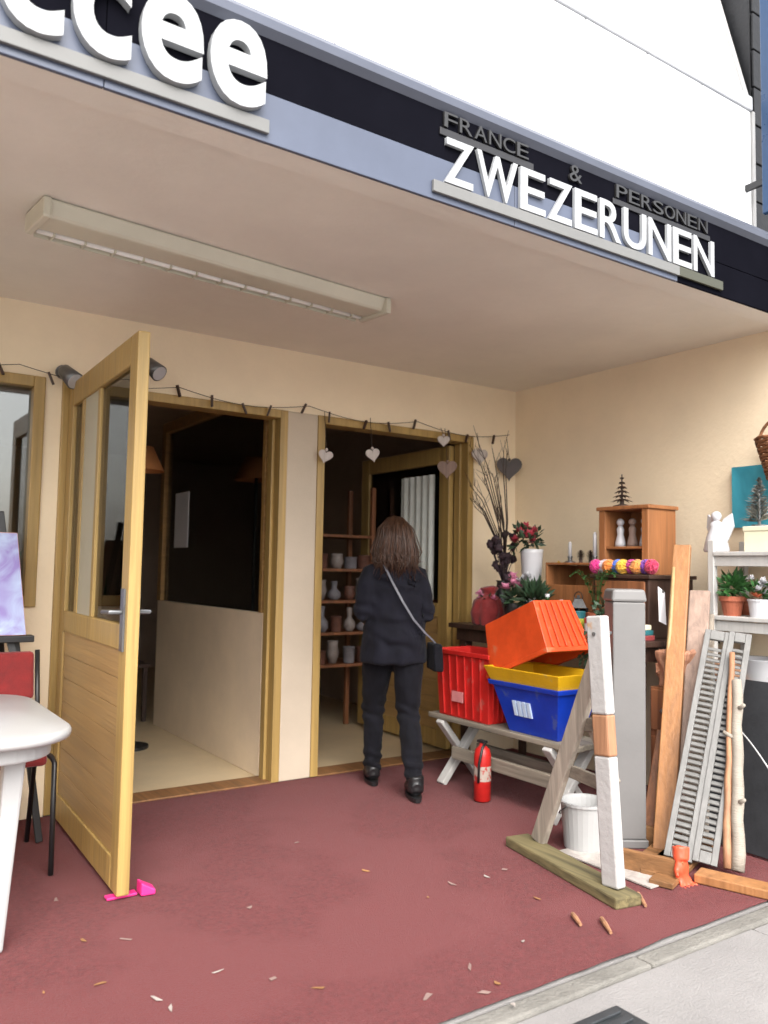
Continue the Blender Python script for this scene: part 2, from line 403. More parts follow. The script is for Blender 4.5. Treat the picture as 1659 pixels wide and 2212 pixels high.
hp = Vector((X1+.054, -.03, 0))-bld.location
leafd.matrix_basis = Matrix.Translation(hp) @ Matrix.Rotation(R(-1.4), 4, 'Z') @ Matrix.Translation(-hp)
# inward-open leaf in the second doorway
ix0, ix1, iy0, iy1 = X4-.11, X4-.065, .12, 1.26
d = MB()
d.box(ix0, ix1, iy0, iy0+.11, zb, zt-.03); d.box(ix0, ix1, iy1-.11, iy1, zb, zt-.03); d.box(ix0, ix1, iy0+.11, iy1-.11, zt-.15, zt-.03)
d.box(ix0, ix1, iy0+.11, iy1-.11, .93, 1.03); d.box(ix0, ix1, iy0+.11, iy1-.11, zb, .15)
leaf2 = d.build('door', YELLOW, bld, .005)
for i in range(7): MB().box(ix0+.009, ix1-.009, iy0+.11, iy1-.11, zs[i]+.0008, zs[i+1]-.0008).build('board', YELLOW_Y, leaf2, .0018)
MB().box(ix0+.02, ix0+.026, iy0+.11, iy1-.11, 1.03, zt-.15).build('pane', GLASS, leaf2)
cu = MB(); vv = []; ff = []
for j in range(9):
    for i in range(41):
        t = i/40; vv.append((ix0-.022+.010*math.sin(t*34), iy0+.13+.42*t, 1.05+.90*j/8))
for j in range(8):
    for i in range(40): a = j*41+i; ff.append((a, a+1, a+42, a+41))
cu.add(vv, ff).build('door_curtain', mat('grey_green_curtain', (.66, .70, .66), .8, .06, 6, .1, 80), leaf2, smooth=True)
h = MB(); h.tube([(ix0, iy1-.05, 1.08), (ix0-.05, iy1-.05, 1.08), (ix0-.05, iy1-.17, 1.08)], .009, 8); h.build('handle', GREYMET, leaf2)
# white upper storey: separate panels, trim, leaning upper panels
UY = YF+.06; UX1 = 3.70
MB().box(XL-.2, UX1-.005, UY+.03, UY+.2, H+.345, 3.6).build('upper_wall', INTW, bld)
pw = .40; x = UX1-pw
while x > XL:
    MB().box(x+.004, x+pw-.004, UY, UY+.03, H+.352, 3.575).build('cladding_panel', CLAD, bld, .003)
    q = [(x+.004, UY+.03, 3.655), (x+pw-.004, UY+.03, 3.655), (x+pw-.004, UY+.06, 3.655), (x+.004, UY+.06, 3.655)]
    q2 = [(a, c+.28, 4.75) for a, c, _ in q]
    MB().hexa(q+q2).build('cladding_panel', CLAD, bld, .003)
    x -= pw
MB().box(XL-.2, UX1+.004, UY-.010, UY+.1, 3.578, 3.65).build('trim_band', mat('pale_grey_trim', (.60, .62, .66), .5, .04, 3, .03, 30), bld, .006)
e = MB(); e.hexa([(UX1, UY-.01, H+.352), (UX1+.022, UY-.01, H+.352), (UX1+.022, UY+.2, H+.352), (UX1, UY+.2, H+.352), (UX1, UY-.01, 3.577), (UX1+.022, UY-.01, 3.577), (UX1+.022, UY+.2, 3.577), (UX1, UY+.2, 3.577)])
e.hexa([(UX1, UY+.015, 3.652), (UX1+.022, UY+.015, 3.652), (UX1+.022, UY+.3, 3.652), (UX1, UY+.3, 3.652), (UX1, UY+.295, 4.75), (UX1+.022, UY+.295, 4.75), (UX1+.022, UY+.5, 4.75), (UX1, UY+.5, 4.75)])
e.build('corner_trim', mat('grey_corner_trim', (.45, .44, .43), .5, .06, 4, .05, 40), bld, .003)
MB().hexa([(XL-.2, UY+.1, 3.66), (UX1-.01, UY+.1, 3.66), (UX1-.01, UY+.6, 3.66), (XL-.2, UY+.6, 3.66), (XL-.2, UY+.36, 4.75), (UX1-.01, UY+.36, 4.75), (UX1-.01, UY+.8, 4.75), (XL-.2, UY+.8, 4.75)]).build('upper_roof', INTW, bld)

# neighbour: dark slate-clad house end with a blue sign board on its corner
nb = thing('neighbour_house', (5.2, -1.5, 0), 'black slate clad house wall rising beside the white upper storey', 'building')
MB().box(3.76, 8, YF+.10, 3, H+.35, 5.6).build('wall', NEIGH, nb)
sh = MB().box(0, .235, -.012, 0, 0, .19).mesh(name='shingle'); sh.materials.append(NEIGH)
for j in range(11):
    for i in range(4): link('shingle', sh, nb, .003, loc=(3.77+i*.245-(.12 if j % 2 else 0)*(i > 0)-5.2, YF+.098+1.5+random.uniform(-.004, 0), H+.37+j*.2))
bs = thing('blue_sign', (3.62, -2.42, 2.95), 'narrow blue enamel board projecting beside the white upper storey', 'sign')
MB().box(3.635, 3.665, -2.52, -2.22, 3.0, 4.6).build('board', BLUESIGN, bs, .006)
for z in (3.15, 4.4): MB().box(3.64, 3.66, -2.225, -2.10, z, z+.03).build('bracket', BLACKM, bs)

# ================================================================== FASCIA SIGN
sg = thing('shop_sign', (1.6, YF, 2.55), 'black fascia sign with white raised letters above the porch', 'sign')
for xa, xb in ((XL-.2, .549), (.551, 2.049), (2.051, XR+.2)): MB().box(xa, xb, YF, YF+.118, 2.70, 2.875).build('panel', BLACKG, sg, .002)
MB().box(3.02, XR+.2, YF-.0005, YF+.012, 2.544, 2.698).build('panel', BLACKG, sg, .004)
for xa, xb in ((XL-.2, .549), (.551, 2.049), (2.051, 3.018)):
    lb = MB().box(xa, xb, YF-.002, YF+.012, 2.544, 2.698).build('reflection_band', REFLBAND, sg, .002)  # bright reflection in the black fascia, painted in as blue-grey
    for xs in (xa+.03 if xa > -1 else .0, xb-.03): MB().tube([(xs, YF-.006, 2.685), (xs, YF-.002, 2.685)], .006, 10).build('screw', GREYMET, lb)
MB().box(XL-.2, XR+.2, YF+.0125, YF+.119, 2.5465, 2.56).build('soffit', CEIL, sg)
cpb = MB(); prof = [(0, 0), (.02, -.022), (.045, -.026), (.066, -.012), (.074, .03), (.074, .2), (0, .2)]
vv = [(XL-.2, YF+y, 2.872+z) for z, y in prof]+[(XR+.2, YF+y, 2.872+z) for z, y in prof]; k = len(prof)
cpb.add(vv, [list(range(k)), [k+i for i in range(k)][::-1]]+[(i, i+k, (i+1) % k+k, (i+1) % k) for i in range(k)])
cpb.build('capping', ALU, sg)
FC = bpy.data.curves.new('font', 'FONT')
def letter(ch, x0, x1, z0, z1, y, dep, m, off=0., bev=.0025):
    c = bpy.data.curves.new('t', 'FONT'); c.body = ch; c.size = 1; c.extrude = .05; c.offset = off; c.resolution_u = 6
    t = bpy.data.objects.new('t', c); COL.objects.link(t)
    dg = bpy.context.evaluated_depsgraph_get(); me = bpy.data.meshes.new_from_object(t.evaluated_get(dg)); bpy.data.objects.remove(t)
    xs = [v.co.x for v in me.vertices]; ys = [v.co.y for v in me.vertices]; a, b_, c0, d0 = min(xs), max(xs), min(ys), max(ys)
    bo = base_of(sg)
    for v in me.vertices:
        p = v.co.copy()
        v.co = Vector((x0+(p.x-a)/(b_-a)*(x1-x0), y+(-p.z/.05)*dep/2-dep/2, z0+(p.y-c0)/(d0-c0)*(z1-z0)))-bo
    me.materials.clear(); me.materials.append(m)
    return link('letter', me, sg, bev)
yy = YF-.004
for ch, a, b_ in zip('ccee', (.275, .455, .635, .835), (.435, .61, .815, 1.015)): letter(ch, a, b_, 2.612, 2.868, yy, .028, LETTER, .022, .005)
txt = 'ZWEZERUNEN'; wd = {'W': 1.35, 'U': 1.0, 'N': 1.05}
tot = sum(wd.get(c, .92) for c in txt); x = 1.70
for c in txt:
    cw = 1.575*wd.get(c, .92)/tot; letter(c, x+.006, x+cw-.008, 2.612, 2.775, yy, .013, LETTER, .010, .003); x += cw
def word(s, x0, x1, z0, z1):
    cw = (x1-x0)/len(s)
    for i, c in enumerate(s): letter(c, x0+i*cw+.004, x0+(i+1)*cw-.006, z0, z1, yy, .010, LETTERD, .0, .001)
word('FRANCE', 1.70, 2.115, 2.812, 2.866); letter('&', 2.33, 2.40, 2.80, 2.866, yy, .010, LETTERD, 0, .001); word('PERSONEN', 2.60, 3.23, 2.806, 2.862)
MB().box(XL, 1.035, YF-.016, YF-.003, 2.566, 2.608).build('strip', BARG, sg, .002)
MB().box(1.66, 3.017, YF-.016, YF-.003, 2.566, 2.608).build('strip', BARG, sg, .002)
MB().box(3.019, 3.335, YF-.016, YF-.003, 2.566, 2.608).build('strip', BARO, sg, .002)  # same grey strip, coloured darker where the painted reflection stops
MB().box(1.69, 2.14, YF-.008, YF-.002, 2.782, 2.808).build('strip', BARD, sg, .001)
MB().box(2.59, 3.25, YF-.008, YF-.002, 2.778, 2.802).build('strip', BARD, sg, .001)

# ================================================================== TUBE LIGHT
tl = thing('ceiling_light', (1.42, -1.17, H), 'long cream fluorescent light fitting fixed to the porch ceiling', 'light')
MB().hexa([(.57, -1.21, 2.515), (2.19, -1.21, 2.515), (2.19, -1.07, 2.515), (.57, -1.07, 2.515), (.57, -1.24, H-.002), (2.19, -1.24, H-.002), (2.19, -1.04, H-.002), (.57, -1.04, H-.002)]).build('housing', CREAMM, tl, .012)
for x in (.56, 2.17): MB().box(x, x+.03, -1.25, -1.03, 2.50, H-.003).build('end_cap', CREAMM, tl, .008)
lou = MB().box(.60, 2.165, -1.016, -1.012, 2.505, 2.55).build('louvre', CREAMM, tl)
fin = MB().box(-.003, .003, -1.068, -1.017, 2.505, 2.545).mesh((0, 0, 0)); fin.materials.append(CREAMM)
for i in range(13): link('fin', fin, lou, loc=(.66+i*.12-1.42, 1.17, -H))
MB().tube([(.60, -1.048, 2.522), (2.165, -1.048, 2.522)], .013, 12).build('tube', TUBE, tl, smooth=True)
tl.rotation_euler = (0, 0, R(6))
# ================================================================== GARLAND AND HANGING HEARTS
hook = .0
gw = MB(); pts = []
for i in range(61):
    x = -.9+ (4.02+.9)*i/60; seg = (x+.9) % .82/.82
    pts.append((x, -.045, 2.245-.05*math.sin(math.pi*seg)+.0))
gw.tube(pts, .0022, 6)
gar = gw.build('garland_wire', STRING); tag(gar, 'thin dark wire strung over the doorways with small pegs', 'garland')
peg = MB().box(-.006, .006, -.008, .008, -.055, .012).mesh(); peg.materials.append(DARKW)
for i in range(23):
    q = pts[2+int(i*2.55)]
    p = link('peg', peg, gar, .002, loc=(q[0]+random.uniform(-.03, .03), q[1], q[2])); p.rotation_euler = (0, random.uniform(-.5, .5), random.uniform(-.6, .6))
def heart_outline(s):
    o = []
    for i in range(28):
        t = 2*math.pi*i/28
        o.append((s*math.sin(t)**3*.5, s*(13*math.cos(t)-5*math.cos(2*t)-2*math.cos(3*t)-math.cos(4*t))/32))
    return o
def heart(u, v, size, m, label, yaw=.3, tilt=0., yp=-.075):
    p = at(u, v, 'Y', yp); t = thing('hanging_heart', p, label, 'ornament', 'ornaments hanging from the garland')
    a = Vector((math.cos(yaw), -math.sin(yaw), 0)); n = Vector((math.sin(yaw), math.cos(yaw), 0)); z = Vector((0, 0, 1))
    a, z = a*math.cos(tilt)+z*math.sin(tilt), z*math.cos(tilt)-a*math.sin(tilt)
    MB().prism(heart_outline(size), p, a, z, n, .014).build('heart', m, t, .004)
    top = p+z*size*.2; MB().tube([top, top+Vector((0, 0, .02)), Vector((top.x, -.045, 2.225))], .0022, 5).build('string', STRING, t)
    MB().ball(top+Vector((0, 0, .02)), .011, 8, 5).build('bead', m, t)
heart(1100, 1010, .185, SLATE, 'dark slate grey wooden heart hanging in the porch corner', .5)
heart(1036, 985, .125, PALEW, 'pale whitewashed heart hanging beside the inner door frame', .2)
heart(966, 1012, .135, BROWNH, 'rosy brown wooden heart hanging in front of the opened inner door', .9)
heart(958, 952, .085, PALEW, 'small pale heart hanging above the rosy brown heart', .4)
heart(805, 982, .095, PALEW, 'small pale heart hanging in the open doorway above the person', .2, .2)
heart(703, 985, .09, PALEW, 'small pale heart hanging beside the cream post', .6, -.25)
# spotlights over the door
for (u, v, lab) in ((330, 790, 'grey metal spotlight on the wall above the dark open doorway'), (148, 806, 'grey metal spotlight on the wall between window and open door')):
    p = at(u, v, 'Y', -.14); t = thing('spotlight', (p.x, 0, p.z), lab, 'spotlight', 'spotlights over the doors')
    MB().tube([(p.x, -.001, p.z+.03), (p.x, -.02, p.z+.03)], .035, 16).build('wall_plate', GREYMET, t)
    MB().tube([(p.x, -.02, p.z+.03), (p.x, -.09, p.z+.04), (p.x, -.12, p.z+.02)], .010, 8).build('arm', GREYMET, t, smooth=True)
    hd = MB(); dv = Vector((.35, -.62, -.55)).normalized(); c = Vector((p.x, -.12, p.z))
    hd.tube([c-dv*.05, c-dv*.03, c+dv*.02, c+dv*.07], [.018, .035, .041, .047], 18); lh = hd.build('lamp_head', GREYMET, t, smooth=True)
    MB().tube([c+dv*.066, c+dv*.073], .040, 18).build('lens', CERAM, lh)

# ================================================================== LEFT: TABLE, EASEL, CHAIR
tb = thing('garden_table', (.20, -1.1, 0), 'white plastic garden table with rounded corners', 'table')
def rrect(x0, x1, y0, y1, r, n=8):
    o = []
    for cx, cy, a0 in ((x1-r, y1-r, 0), (x0+r, y1-r, 90), (x0+r, y0+r, 180), (x1-r, y0+r, 270)):
        for i in range(n+1):
            t = R(a0+90*i/n); o.append((cx+r*math.cos(t), cy+r*math.sin(t)))
    return o
o_ = rrect(-.42, .725, -1.63, -.60, .22)
MB().prism(o_, (0, 0, .70), (1,0,0), (0,1,0), (0,0,1), .036).build('tabletop', WHITEP, tb, .014, True)
o2 = rrect(-.37, .665, -1.57, -.66, .17)
MB().prism(o2, (0, 0, .655), (1,0,0), (0,1,0), (0,0,1), .054).build('apron', WHITEP, tb, .008)
for (x, y, sx, sy) in ((.545, -1.44, -.012, 0), (.545, -.80, -.012, 0), (-.27, -1.47, -.012, -.02), (-.27, -.80, -.012, .02)):
    l_ = MB(); l_.hexa([(x-.022+sx*2.5, y-.022+sy, .012), (x+.022+sx*2.5, y-.022+sy, .012), (x+.022+sx*2.5, y+.022+sy, .012), (x-.022+sx*2.5, y+.022+sy, .012),
             (x-.034, y-.034, .63), (x+.034, y-.034, .63), (x+.034, y+.034, .63), (x-.034, y+.034, .63)]); l_.build('leg', WHITEP, tb, .010)
es = thing('easel', (.70, -.40, 0), 'black tripod easel standing behind the white table', 'easel')
for q0, q1, nm in (((.86, -.40, .012), (.66, -.22, 1.5), 'leg'), ((.42, -.46, .012), (.60, -.22, 1.5), 'leg'), ((.80, -.09, .012), (.63, -.20, 1.48), 'leg')):
    MB().beam(q0, q1, .03, .022, (1, 0, 0)).build(nm, BLACKM, es, .003)
MB().box(.44, .80, -.40, -.33, .905, .935).build('tray', BLACKM, es, .004)
MB().beam((.81, -.375, .45), (.50, -.37, .5), .025, .012, (0, 1, 0)).build('crossbar', BLACKM, es)
MB().beam((.70, -.345, .93), (.79, -.40, .60), .028, .02, (1, 0, 0)).build('strut', BLACKM, es)
cv = thing('canvas', (.55, -.36, .936), 'pastel abstract canvas with pink edges on the black easel', 'painting')
cvm = MB(); c0 = [(.36, -.40, .937), (.765, -.40, .937), (.765, -.36, .937), (.36, -.36, .937)]; c1 = [(.36, -.30, 1.40), (.725, -.30, 1.40), (.725, -.26, 1.40), (.36, -.26, 1.40)]
cvm.hexa(c0+c1).build('stretcher', mat('pink_canvas_edge', (.72, .36, .28), .7, .1, 9, .1, 80), cv, .003)
MB().hexa([(.362, -.4035, .94), (.762, -.4035, .94), (.762, -.4005, .94), (.362, -.4005, .94), (.362, -.3035, 1.398), (.722, -.3035, 1.398), (.722, -.3005, 1.398), (.362, -.3005, 1.398)]).build('picture', picture('pastel_paint', [(.22, .16, .42), (.30, .42, .66), (.50, .58, .70), (.58, .42, .42), (.40, .50, .68)], 5), cv)
ch = thing('red_chair', (.60, -.58, 0), 'red upholstered chair with black tube legs pushed under the white table', 'chair')
MB().box(.40, .79, -.82, -.44, .44, .49).build('seat', REDC, ch, .018)
MB().hexa([(.39, -.46, .66), (.80, -.46, .66), (.80, -.42, .66), (.39, -.42, .66), (.39, -.42, .865), (.80, -.42, .865), (.80, -.38, .865), (.39, -.38, .865)]).build('backrest', REDC, ch, .016)
for sx in (.375, .815):
    MB().tube([(sx, -.84, .012), (sx, -.82, .45), (sx, -.78, .462), (sx, -.47, .462), (sx, -.36, .012)], .011, 8).build('leg', BLACKM, ch, smooth=True)
    MB().tube([(sx, -.48, .462), (sx, -.445, .66), (sx, -.40, .87)], .011, 8).build('back_frame', BLACKM, ch, smooth=True)

# pink door stop and floor litter
ds = thing('door_stop', (1.10, -1.19, 0), 'magenta rubber door stop wedged against the open yellow door', 'door stop')
MB().hexa([(1.05, -1.25, .014), (1.105, -1.255, .014), (1.11, -1.20, .014), (1.05, -1.19, .014), (1.05, -1.25, .065), (1.105, -1.255, .034), (1.11, -1.20, .034), (1.05, -1.19, .065)]).build('wedge', MAGENTA, ds, .006)
MB().box(.93, 1.045, -1.225, -1.185, .013, .024).build('toe', MAGENTA, ds, .004)
scm = [mat('straw_scrap', (.33, .16, .06), .8, .2, 9, 0), mat('white_scrap', (.34, .30, .27), .8, .1, 9, 0), mat('grey_scrap', (.23, .15, .13), .8, .1, 9, 0)]
scr = [(95,2143,0),(220,2123,0),(370,2178,1),(340,2158,1),(470,2098,1),(590,2113,2),(690,2133,0),(1050,1893,1),(1130,2033,1),(1015,2088,2),(925,2153,2),(1045,2143,2),(1075,2123,0),(975,1908,2),(1090,1878,2),(925,1938,0),(120,1943,2),(270,2028,2),(1110,2170,1),(540,1960,2),(1160,1940,0),(640,1820,2),(790,1880,0),(180,2030,0)]
for i, (u, v, k) in enumerate(scr):
    p = at(u, v, 'Z', .016); a = random.uniform(0, 6.3); L = random.uniform(.012, .028); wd_ = random.uniform(.003, .006)
    ax = Vector((math.cos(a), math.sin(a), random.uniform(-.1, .1))); ay = Vector((-math.sin(a), math.cos(a), .1))
    n_ = random.choice((4, 5, 6)); q_ = [(L*math.cos(t_)*random.uniform(.6, 1.2), wd_*2.0*math.sin(t_)*random.uniform(.3, 1.3)) for t_ in sorted(random.uniform(0, 1.0)+6.283*k_/n_ for k_ in range(n_))]
    o = MB().prism(q_, p, ax, ay, (0, 0, 1), .0018).build('litter_scrap', scm[k])
    tag(o, ['straw coloured scrap lying on the red carpet', 'whitish paper scrap lying on the red carpet', 'dull greyish scrap lying on the red carpet'][k], 'scrap', ['straw scraps', 'paper scraps', 'dull scraps'][k]+' on the carpet')
for (u, v, u2, v2, lab) in ((1230, 1965, 1262, 2008, 'short straw coloured stick on the carpet before the mossy plank'), (1292, 1972, 1328, 2028, 'thick pale stick on the carpet below the white painted leg'), (1372, 1920, 1402, 1968, 'thin pale stick poking out from under the white painted leg')):
    a = at(u, v, 'Z', .02); b_ = at(u2, v2, 'Z', .02); m_ = (a+b_)/2
    a = m_+(a-m_)*.55; b_ = m_+(b_-m_)*.55
    o = MB().tube([a, m_+Vector((0, .004, .004)), b_], [.008, .009, .006], 7).build('stick', BAREW); tag(o, lab, 'stick')
dr = thing('drain_cover', (1.75, -2.87, 0), 'dark steel drain cover let into the pale pavement', 'drain')
MB().box(1.52, 1.98, -3.14, -2.72, -.012, .006).build('frame', STEELD, dr, .004)
bar = MB().box(-.20, .20, -.012, .012, 0, .008).mesh(); bar.materials.append(STEELD)
for i in range(9): link('bar', bar, dr, .002, loc=(0, -.24+i*.045, .007))

# ================================================================== RIGHT: BENCH WITH CRATES
bn = thing('trestle_bench', (3.22, -.95, 0), 'weathered grey plank bench on crossed white legs carrying plastic crates', 'bench')
for i, (a, b_) in enumerate(((3.08, 3.168), (3.173, 3.262), (3.267, 3.36))):
    MB().box(a, b_, -1.53+.01*i, -.36-.012*i, .375, .405).build('plank', GREYW, bn, .005)
for y in (-.52, -1.40):
    for (xa, xb) in ((3.06, 3.36), (3.38, 3.08)):
        MB().beam((xa, y-.0 if xa < xb else y+.042, .012), (xb, y if xa < xb else y+.042, .372), .06, .036, (0, 1, 0)).build('leg', WHITEW, bn, .005)
for x in (3.11, 3.30): MB().beam((x, -1.37, .20), (x, -.57, .20), .07, .03, (0, 0, 1)).build('stretcher', GREYW, bn, .004)
def crate(t, x0, x1, y0, y1, z0, h, m, taper=.03, rim=.022, bars=True):
    th = .006
    def sh_(a, z): k = taper*(1-(z-z0)/h); return (x0+k+a, x1-k-a, y0+k+a, y1-k-a)
    def ring(a, z): q = sh_(a, z); return [(q[0], q[2], z), (q[1], q[2], z), (q[1], q[3], z), (q[0], q[3], z)]
    c = MB(); v_ = ring(0, z0)+ring(0, z0+h)+ring(th, z0+h)+ring(th, z0+th); f_ = [(0, 3, 2, 1), (12, 13, 14, 15)]
    for a, b_ in ((0, 4), (4, 8), (8, 12)):
        for i in range(4): j = (i+1) % 4; f_.append((a+i, a+j, b_+j, b_+i))
    c.add(v_, f_); parts = [c.build('body', m, t, .003)]
    r = MB(); a0, a1 = ring(-.016, z0+h-rim), ring(.0005, z0+h-rim); b0, b1 = ring(-.016, z0+h+.004), ring(.0005, z0+h+.004)
    f_ = []
    for i in range(4):
        j = (i+1) % 4; f_ += [(i, j, 8+j, 8+i), (8+i, 8+j, 12+j, 12+i), (12+i, 12+j, 4+j, 4+i), (4+i, 4+j, j, i)]
    r.add(a0+a1+b0+b1, f_); parts.append(r.build('rim', m, t, .004))
    if bars:
        n = 7
        for i in range(1, n):                             # ribs on the two long sides and ends
            fr = i/n
            for zt_ in (0,):
                lo, hi = ring(-.006, z0+.012), ring(-.006, z0+h-rim-.002)
                for e0, e1 in ((0, 3), (0, 1)):
                    A = Vector(lo[e0]).lerp(Vector(lo[e1]), fr); B = Vector(hi[e0]).lerp(Vector(hi[e1]), fr)
                    sd_ = (Vector(lo[e1])-Vector(lo[e0])).normalized()
                    parts.append(MB().beam(A, B, .008, .012, sd_).build('rib', m, parts[0], .002))
    return parts
t = thing('red_crate', (3.24, -.66, .405), 'bright red plastic crate standing at the far end of the bench', 'crate')
crate(t, 3.085, 3.36, -.90, -.42, .406, .385, RED, .02)
MB().box(3.083, 3.0885, -.68, -.58, .50, .56).build('label_card', mat('pinkish_label', (.60, .22, .22), .5, .1, 9, 0), t)
t = thing('blue_crate', (3.2, -1.25, .405), 'blue plastic crate with white label standing at the near end of the bench', 'crate')
crate(t, 3.045, 3.36, -1.465, -.97, .406, .265, BLUEP, .07, bars=False)
for k in range(4): MB().hexa([(3.081, -1.245+k*.035, .50), (3.081, -1.222+k*.035, .50), (3.094, -1.222+k*.035, .50), (3.094, -1.245+k*.035, .50), (3.0595, -1.245+k*.035, .58), (3.0595, -1.222+k*.035, .58), (3.073, -1.222+k*.035, .58), (3.073, -1.245+k*.035, .58)]).build('print', mat('pale_print', (.55, .68, .85), .5, .05, 9, 0), t)
t = thing('yellow_crate', (3.2, -1.25, .60), 'yellow plastic crate nested inside the blue crate', 'crate')
crate(t, 3.03, 3.375, -1.48, -.955, .485, .26, YELP, .10, rim=.10, bars=False)
t = thing('orange_crate', (3.2, -1.22, .79), 'orange red plastic crate tipped upside down on the yellow crate', 'crate')
ps = crate(t, 3.03, 3.37, -1.45, -.98, .80, .29, ORANGE, .03)
bo = Vector((3.2, -1.22, .79))
M_ = Matrix.Translation((.03, .15, .095)) @ Matrix.Rotation(R(-22), 4, 'X') @ Matrix.Rotation(R(180), 4, 'Y') @ Matrix.Translation((-.005, -.04, -.16))
for p in ps: move(p, M_)
t = thing('red_cylinder', (3.03, -.92, 0), 'red fire extinguisher cylinder standing on the carpet under the bench', 'extinguisher')
MB().lathe((3.03, -.92, .014), [(.038, 0), (.046, .006), (.047, .24), (.040, .275), (.018, .295), (.016, .31)], 20).build('tank', RED, t, smooth=True)
MB().box(3.012, 3.045, -.945, -.89, .325, .338).build('valve', BLACKM, t, .003)
MB().lathe((3.03, -.92, .014), [(.0476, .11), (.0476, .19)], 24, cap=False).build('label_band', mat('worn_label', (.40, .33, .28), .6, .1, 9, .1, 60, wear=((.35, .03, .025), .52, 30)), t, smooth=True)
MB().tube([(3.03, -.945, .33), (2.985, -.97, .31), (2.975, -.955, .22), (2.98, -.945, .12)], .007, 8).build('hose', BLACKM, t, smooth=True)
t = thing('bucket', (2.93, -1.74, 0), 'white plastic bucket on the carpet behind the A-frame legs', 'bucket')
MB().lathe((2.93, -1.74, .014), [(.085, 0), (.09, .004), (.108, .20), (.116, .20), (.116, .212), (.102, .212), (.100, .20), (.083, .012)], 28, cap=True).build('body', WHITEP, t, smooth=False)
MB().tube([(2.93+.113*math.cos(a), -1.74+.113*math.sin(a), .212-.07*math.sin(a*1.0)) for a in [math.pi*i/14 for i in range(15)]], .003, 6).build('handle', GREYMET, t, smooth=True)
# ladder: one white painted leg, one bare leg, rungs
ld = thing('trestle_stand', (2.64, -1.95, 0), 'old wooden A-frame stand with a peeling white leg and a grey leg', 'stand')
pf_ = Vector((2.585, -2.20, .055)); pt_ = Vector((2.60, -2.105, 1.09))
def lp(k): return pf_.lerp(pt_, k)
for k0, k1, m_, nm in ((0, .47, PEELW, 'front_leg'), (.4705, .625, BAREW, 'front_leg'), (.6255, 1, PEELW, 'front_leg')):
    MB().beam(lp(k0), lp(k1), .082, .05, (0, 1, 0)).build(nm, m_, ld, .008)
bf, bt = Vector((2.72, -1.66, .055)), Vector((2.665, -2.06, .93))
MB().beam(bf, bt, .075, .034, (0, 1, 0)).build('rear_leg', GREYWZ, ld, .006)
for k in (.34, .58):
    a = lp(k); b_ = bf.lerp(bt, k+.06); MB().beam(a+Vector((.045, 0, 0)), b_+Vector((.03, 0, 0)), .055, .02, (0, 0, 1)).build('brace', GREYW, ld, .003)
MB().beam(lp(.36)+Vector((.06, 0, 0)), bf.lerp(bt, .66)+Vector((.05, 0, 0)), .035, .016, (0, 0, 1)).build('brace', GREYWZ, ld, .003)
MB().tube([lp(.93)+Vector((-.03, 0, 0)), lp(.93)+Vector((.09, .015, 0))], .008, 8).build('bolt', GREYMET, ld)
pk = MB().beam((2.70, -1.54, .032), (2.565, -2.29, .032), .125, .044, (1, 0, 0)).build('mossy_plank', MOSSW, None, .008); tag(pk, 'rough mossy plank lying on the carpet under the A-frame stand', 'plank')
for v in pk.data.vertices: v.co.z += random.uniform(-.002, .002)
mt = MB().box(2.78, 3.0, -2.22, -1.72, .014, .020).build('grey_mat', mat('grey_rag', (.40, .36, .33), .9, .2, 9, .5, 60), None); tag(mt, 'flat grey rag on the carpet behind the peeling white leg', 'rag')

# plinth, planks, boards
pl = thing('grey_plinth', (3.12, -1.79, 0), 'tall light grey square plinth standing behind the A-frame stand', 'plinth')
def rotbox(cx, cy, hx, hy, a): c, s = math.cos(a), math.sin(a); return [(cx+x*c-y*s, cy+x*s+y*c) for x, y in ((-hx, -hy), (hx, -hy), (hx, hy), (-hx, hy))]
def pbox(cx, cy, hx, hy, a, z0, z1, taper=1.):
    return [(x, y, z0) for x, y in rotbox(cx, cy, hx, hy, a)]+[(x, y, z1) for x, y in rotbox(cx, cy, hx*taper, hy*taper, a)]
MB().hexa(pbox(3.15, -1.79, .076, .076, -.596, .05, 1.13)).build('shaft', GREYP, pl, .006)
MB().hexa(pbox(3.15, -1.79, .084, .084, -.596, .012, .049)).build('base', GREYP, pl, .005)
MB().hexa(pbox(3.15, -1.79, .084, .084, -.596, 1.131, 1.19, .9)).build('cap', GREYP, pl, .012)
def plank(name, a, b_, w_, t_, m_, label, side=(.56, .83, 0)):
    o = MB().beam(a, b_, w_, t_, side).build(name, m_, None, .005); return tag(o, label, 'plank')
plank('orange_plank', (3.17, -1.985, .02), (3.72, -1.70, 1.415), .088, .03, BROWNP, 'long orange brown plank leaning against the white shelf', (.45, -.9, 0))
plank('dull_plank', (3.26, -2.04, .02), (3.74, -1.79, 1.18), .10, .025, PINKP, 'dull grey brown plank leaning beside the orange brown plank', (.45, -.9, 0))
t = thing('brown_cabinet', (3.56, -1.78, 0), 'narrow dark brown wooden cabinet between the grey plinth and the orange plank', 'cabinet')
MB().box(3.465, 3.66, -1.86, -1.69, .012, .70).build('carcass', BROWNB, t, .004)
for z in (.03, .26, .49): MB().box(3.453, 3.4645, -1.85, -1.70, z, z+.20).build('drawer', BROWNB, t, .004); MB().ball((3.446, -1.775, z+.1), .012, 8, 6).build('knob', GREYMET, t.children[-1], smooth=True)
tr = thing('wood_tray', (3.0, -2.12, 0), 'low brown wooden tray lying on the carpet before the leaning planks', 'tray')
trm = [((2.93, -2.23), (3.28, -1.93))]
for k in range(3):
    y0 = -2.22+k*.105; MB().hexa(pbox(3.02+.06*k, -2.16+.09*k, .20, .048, .35, .014, .036)).build('board', OAK, tr, .003)
MB().hexa(pbox(2.90, -2.11, .012, .15, .35-.0, .014, .10)).build('edge', OAK, tr, .004)
MB().hexa(pbox(3.26, -2.00, .012, .15, .35, .014, .10)).build('edge', OAK, tr, .004)
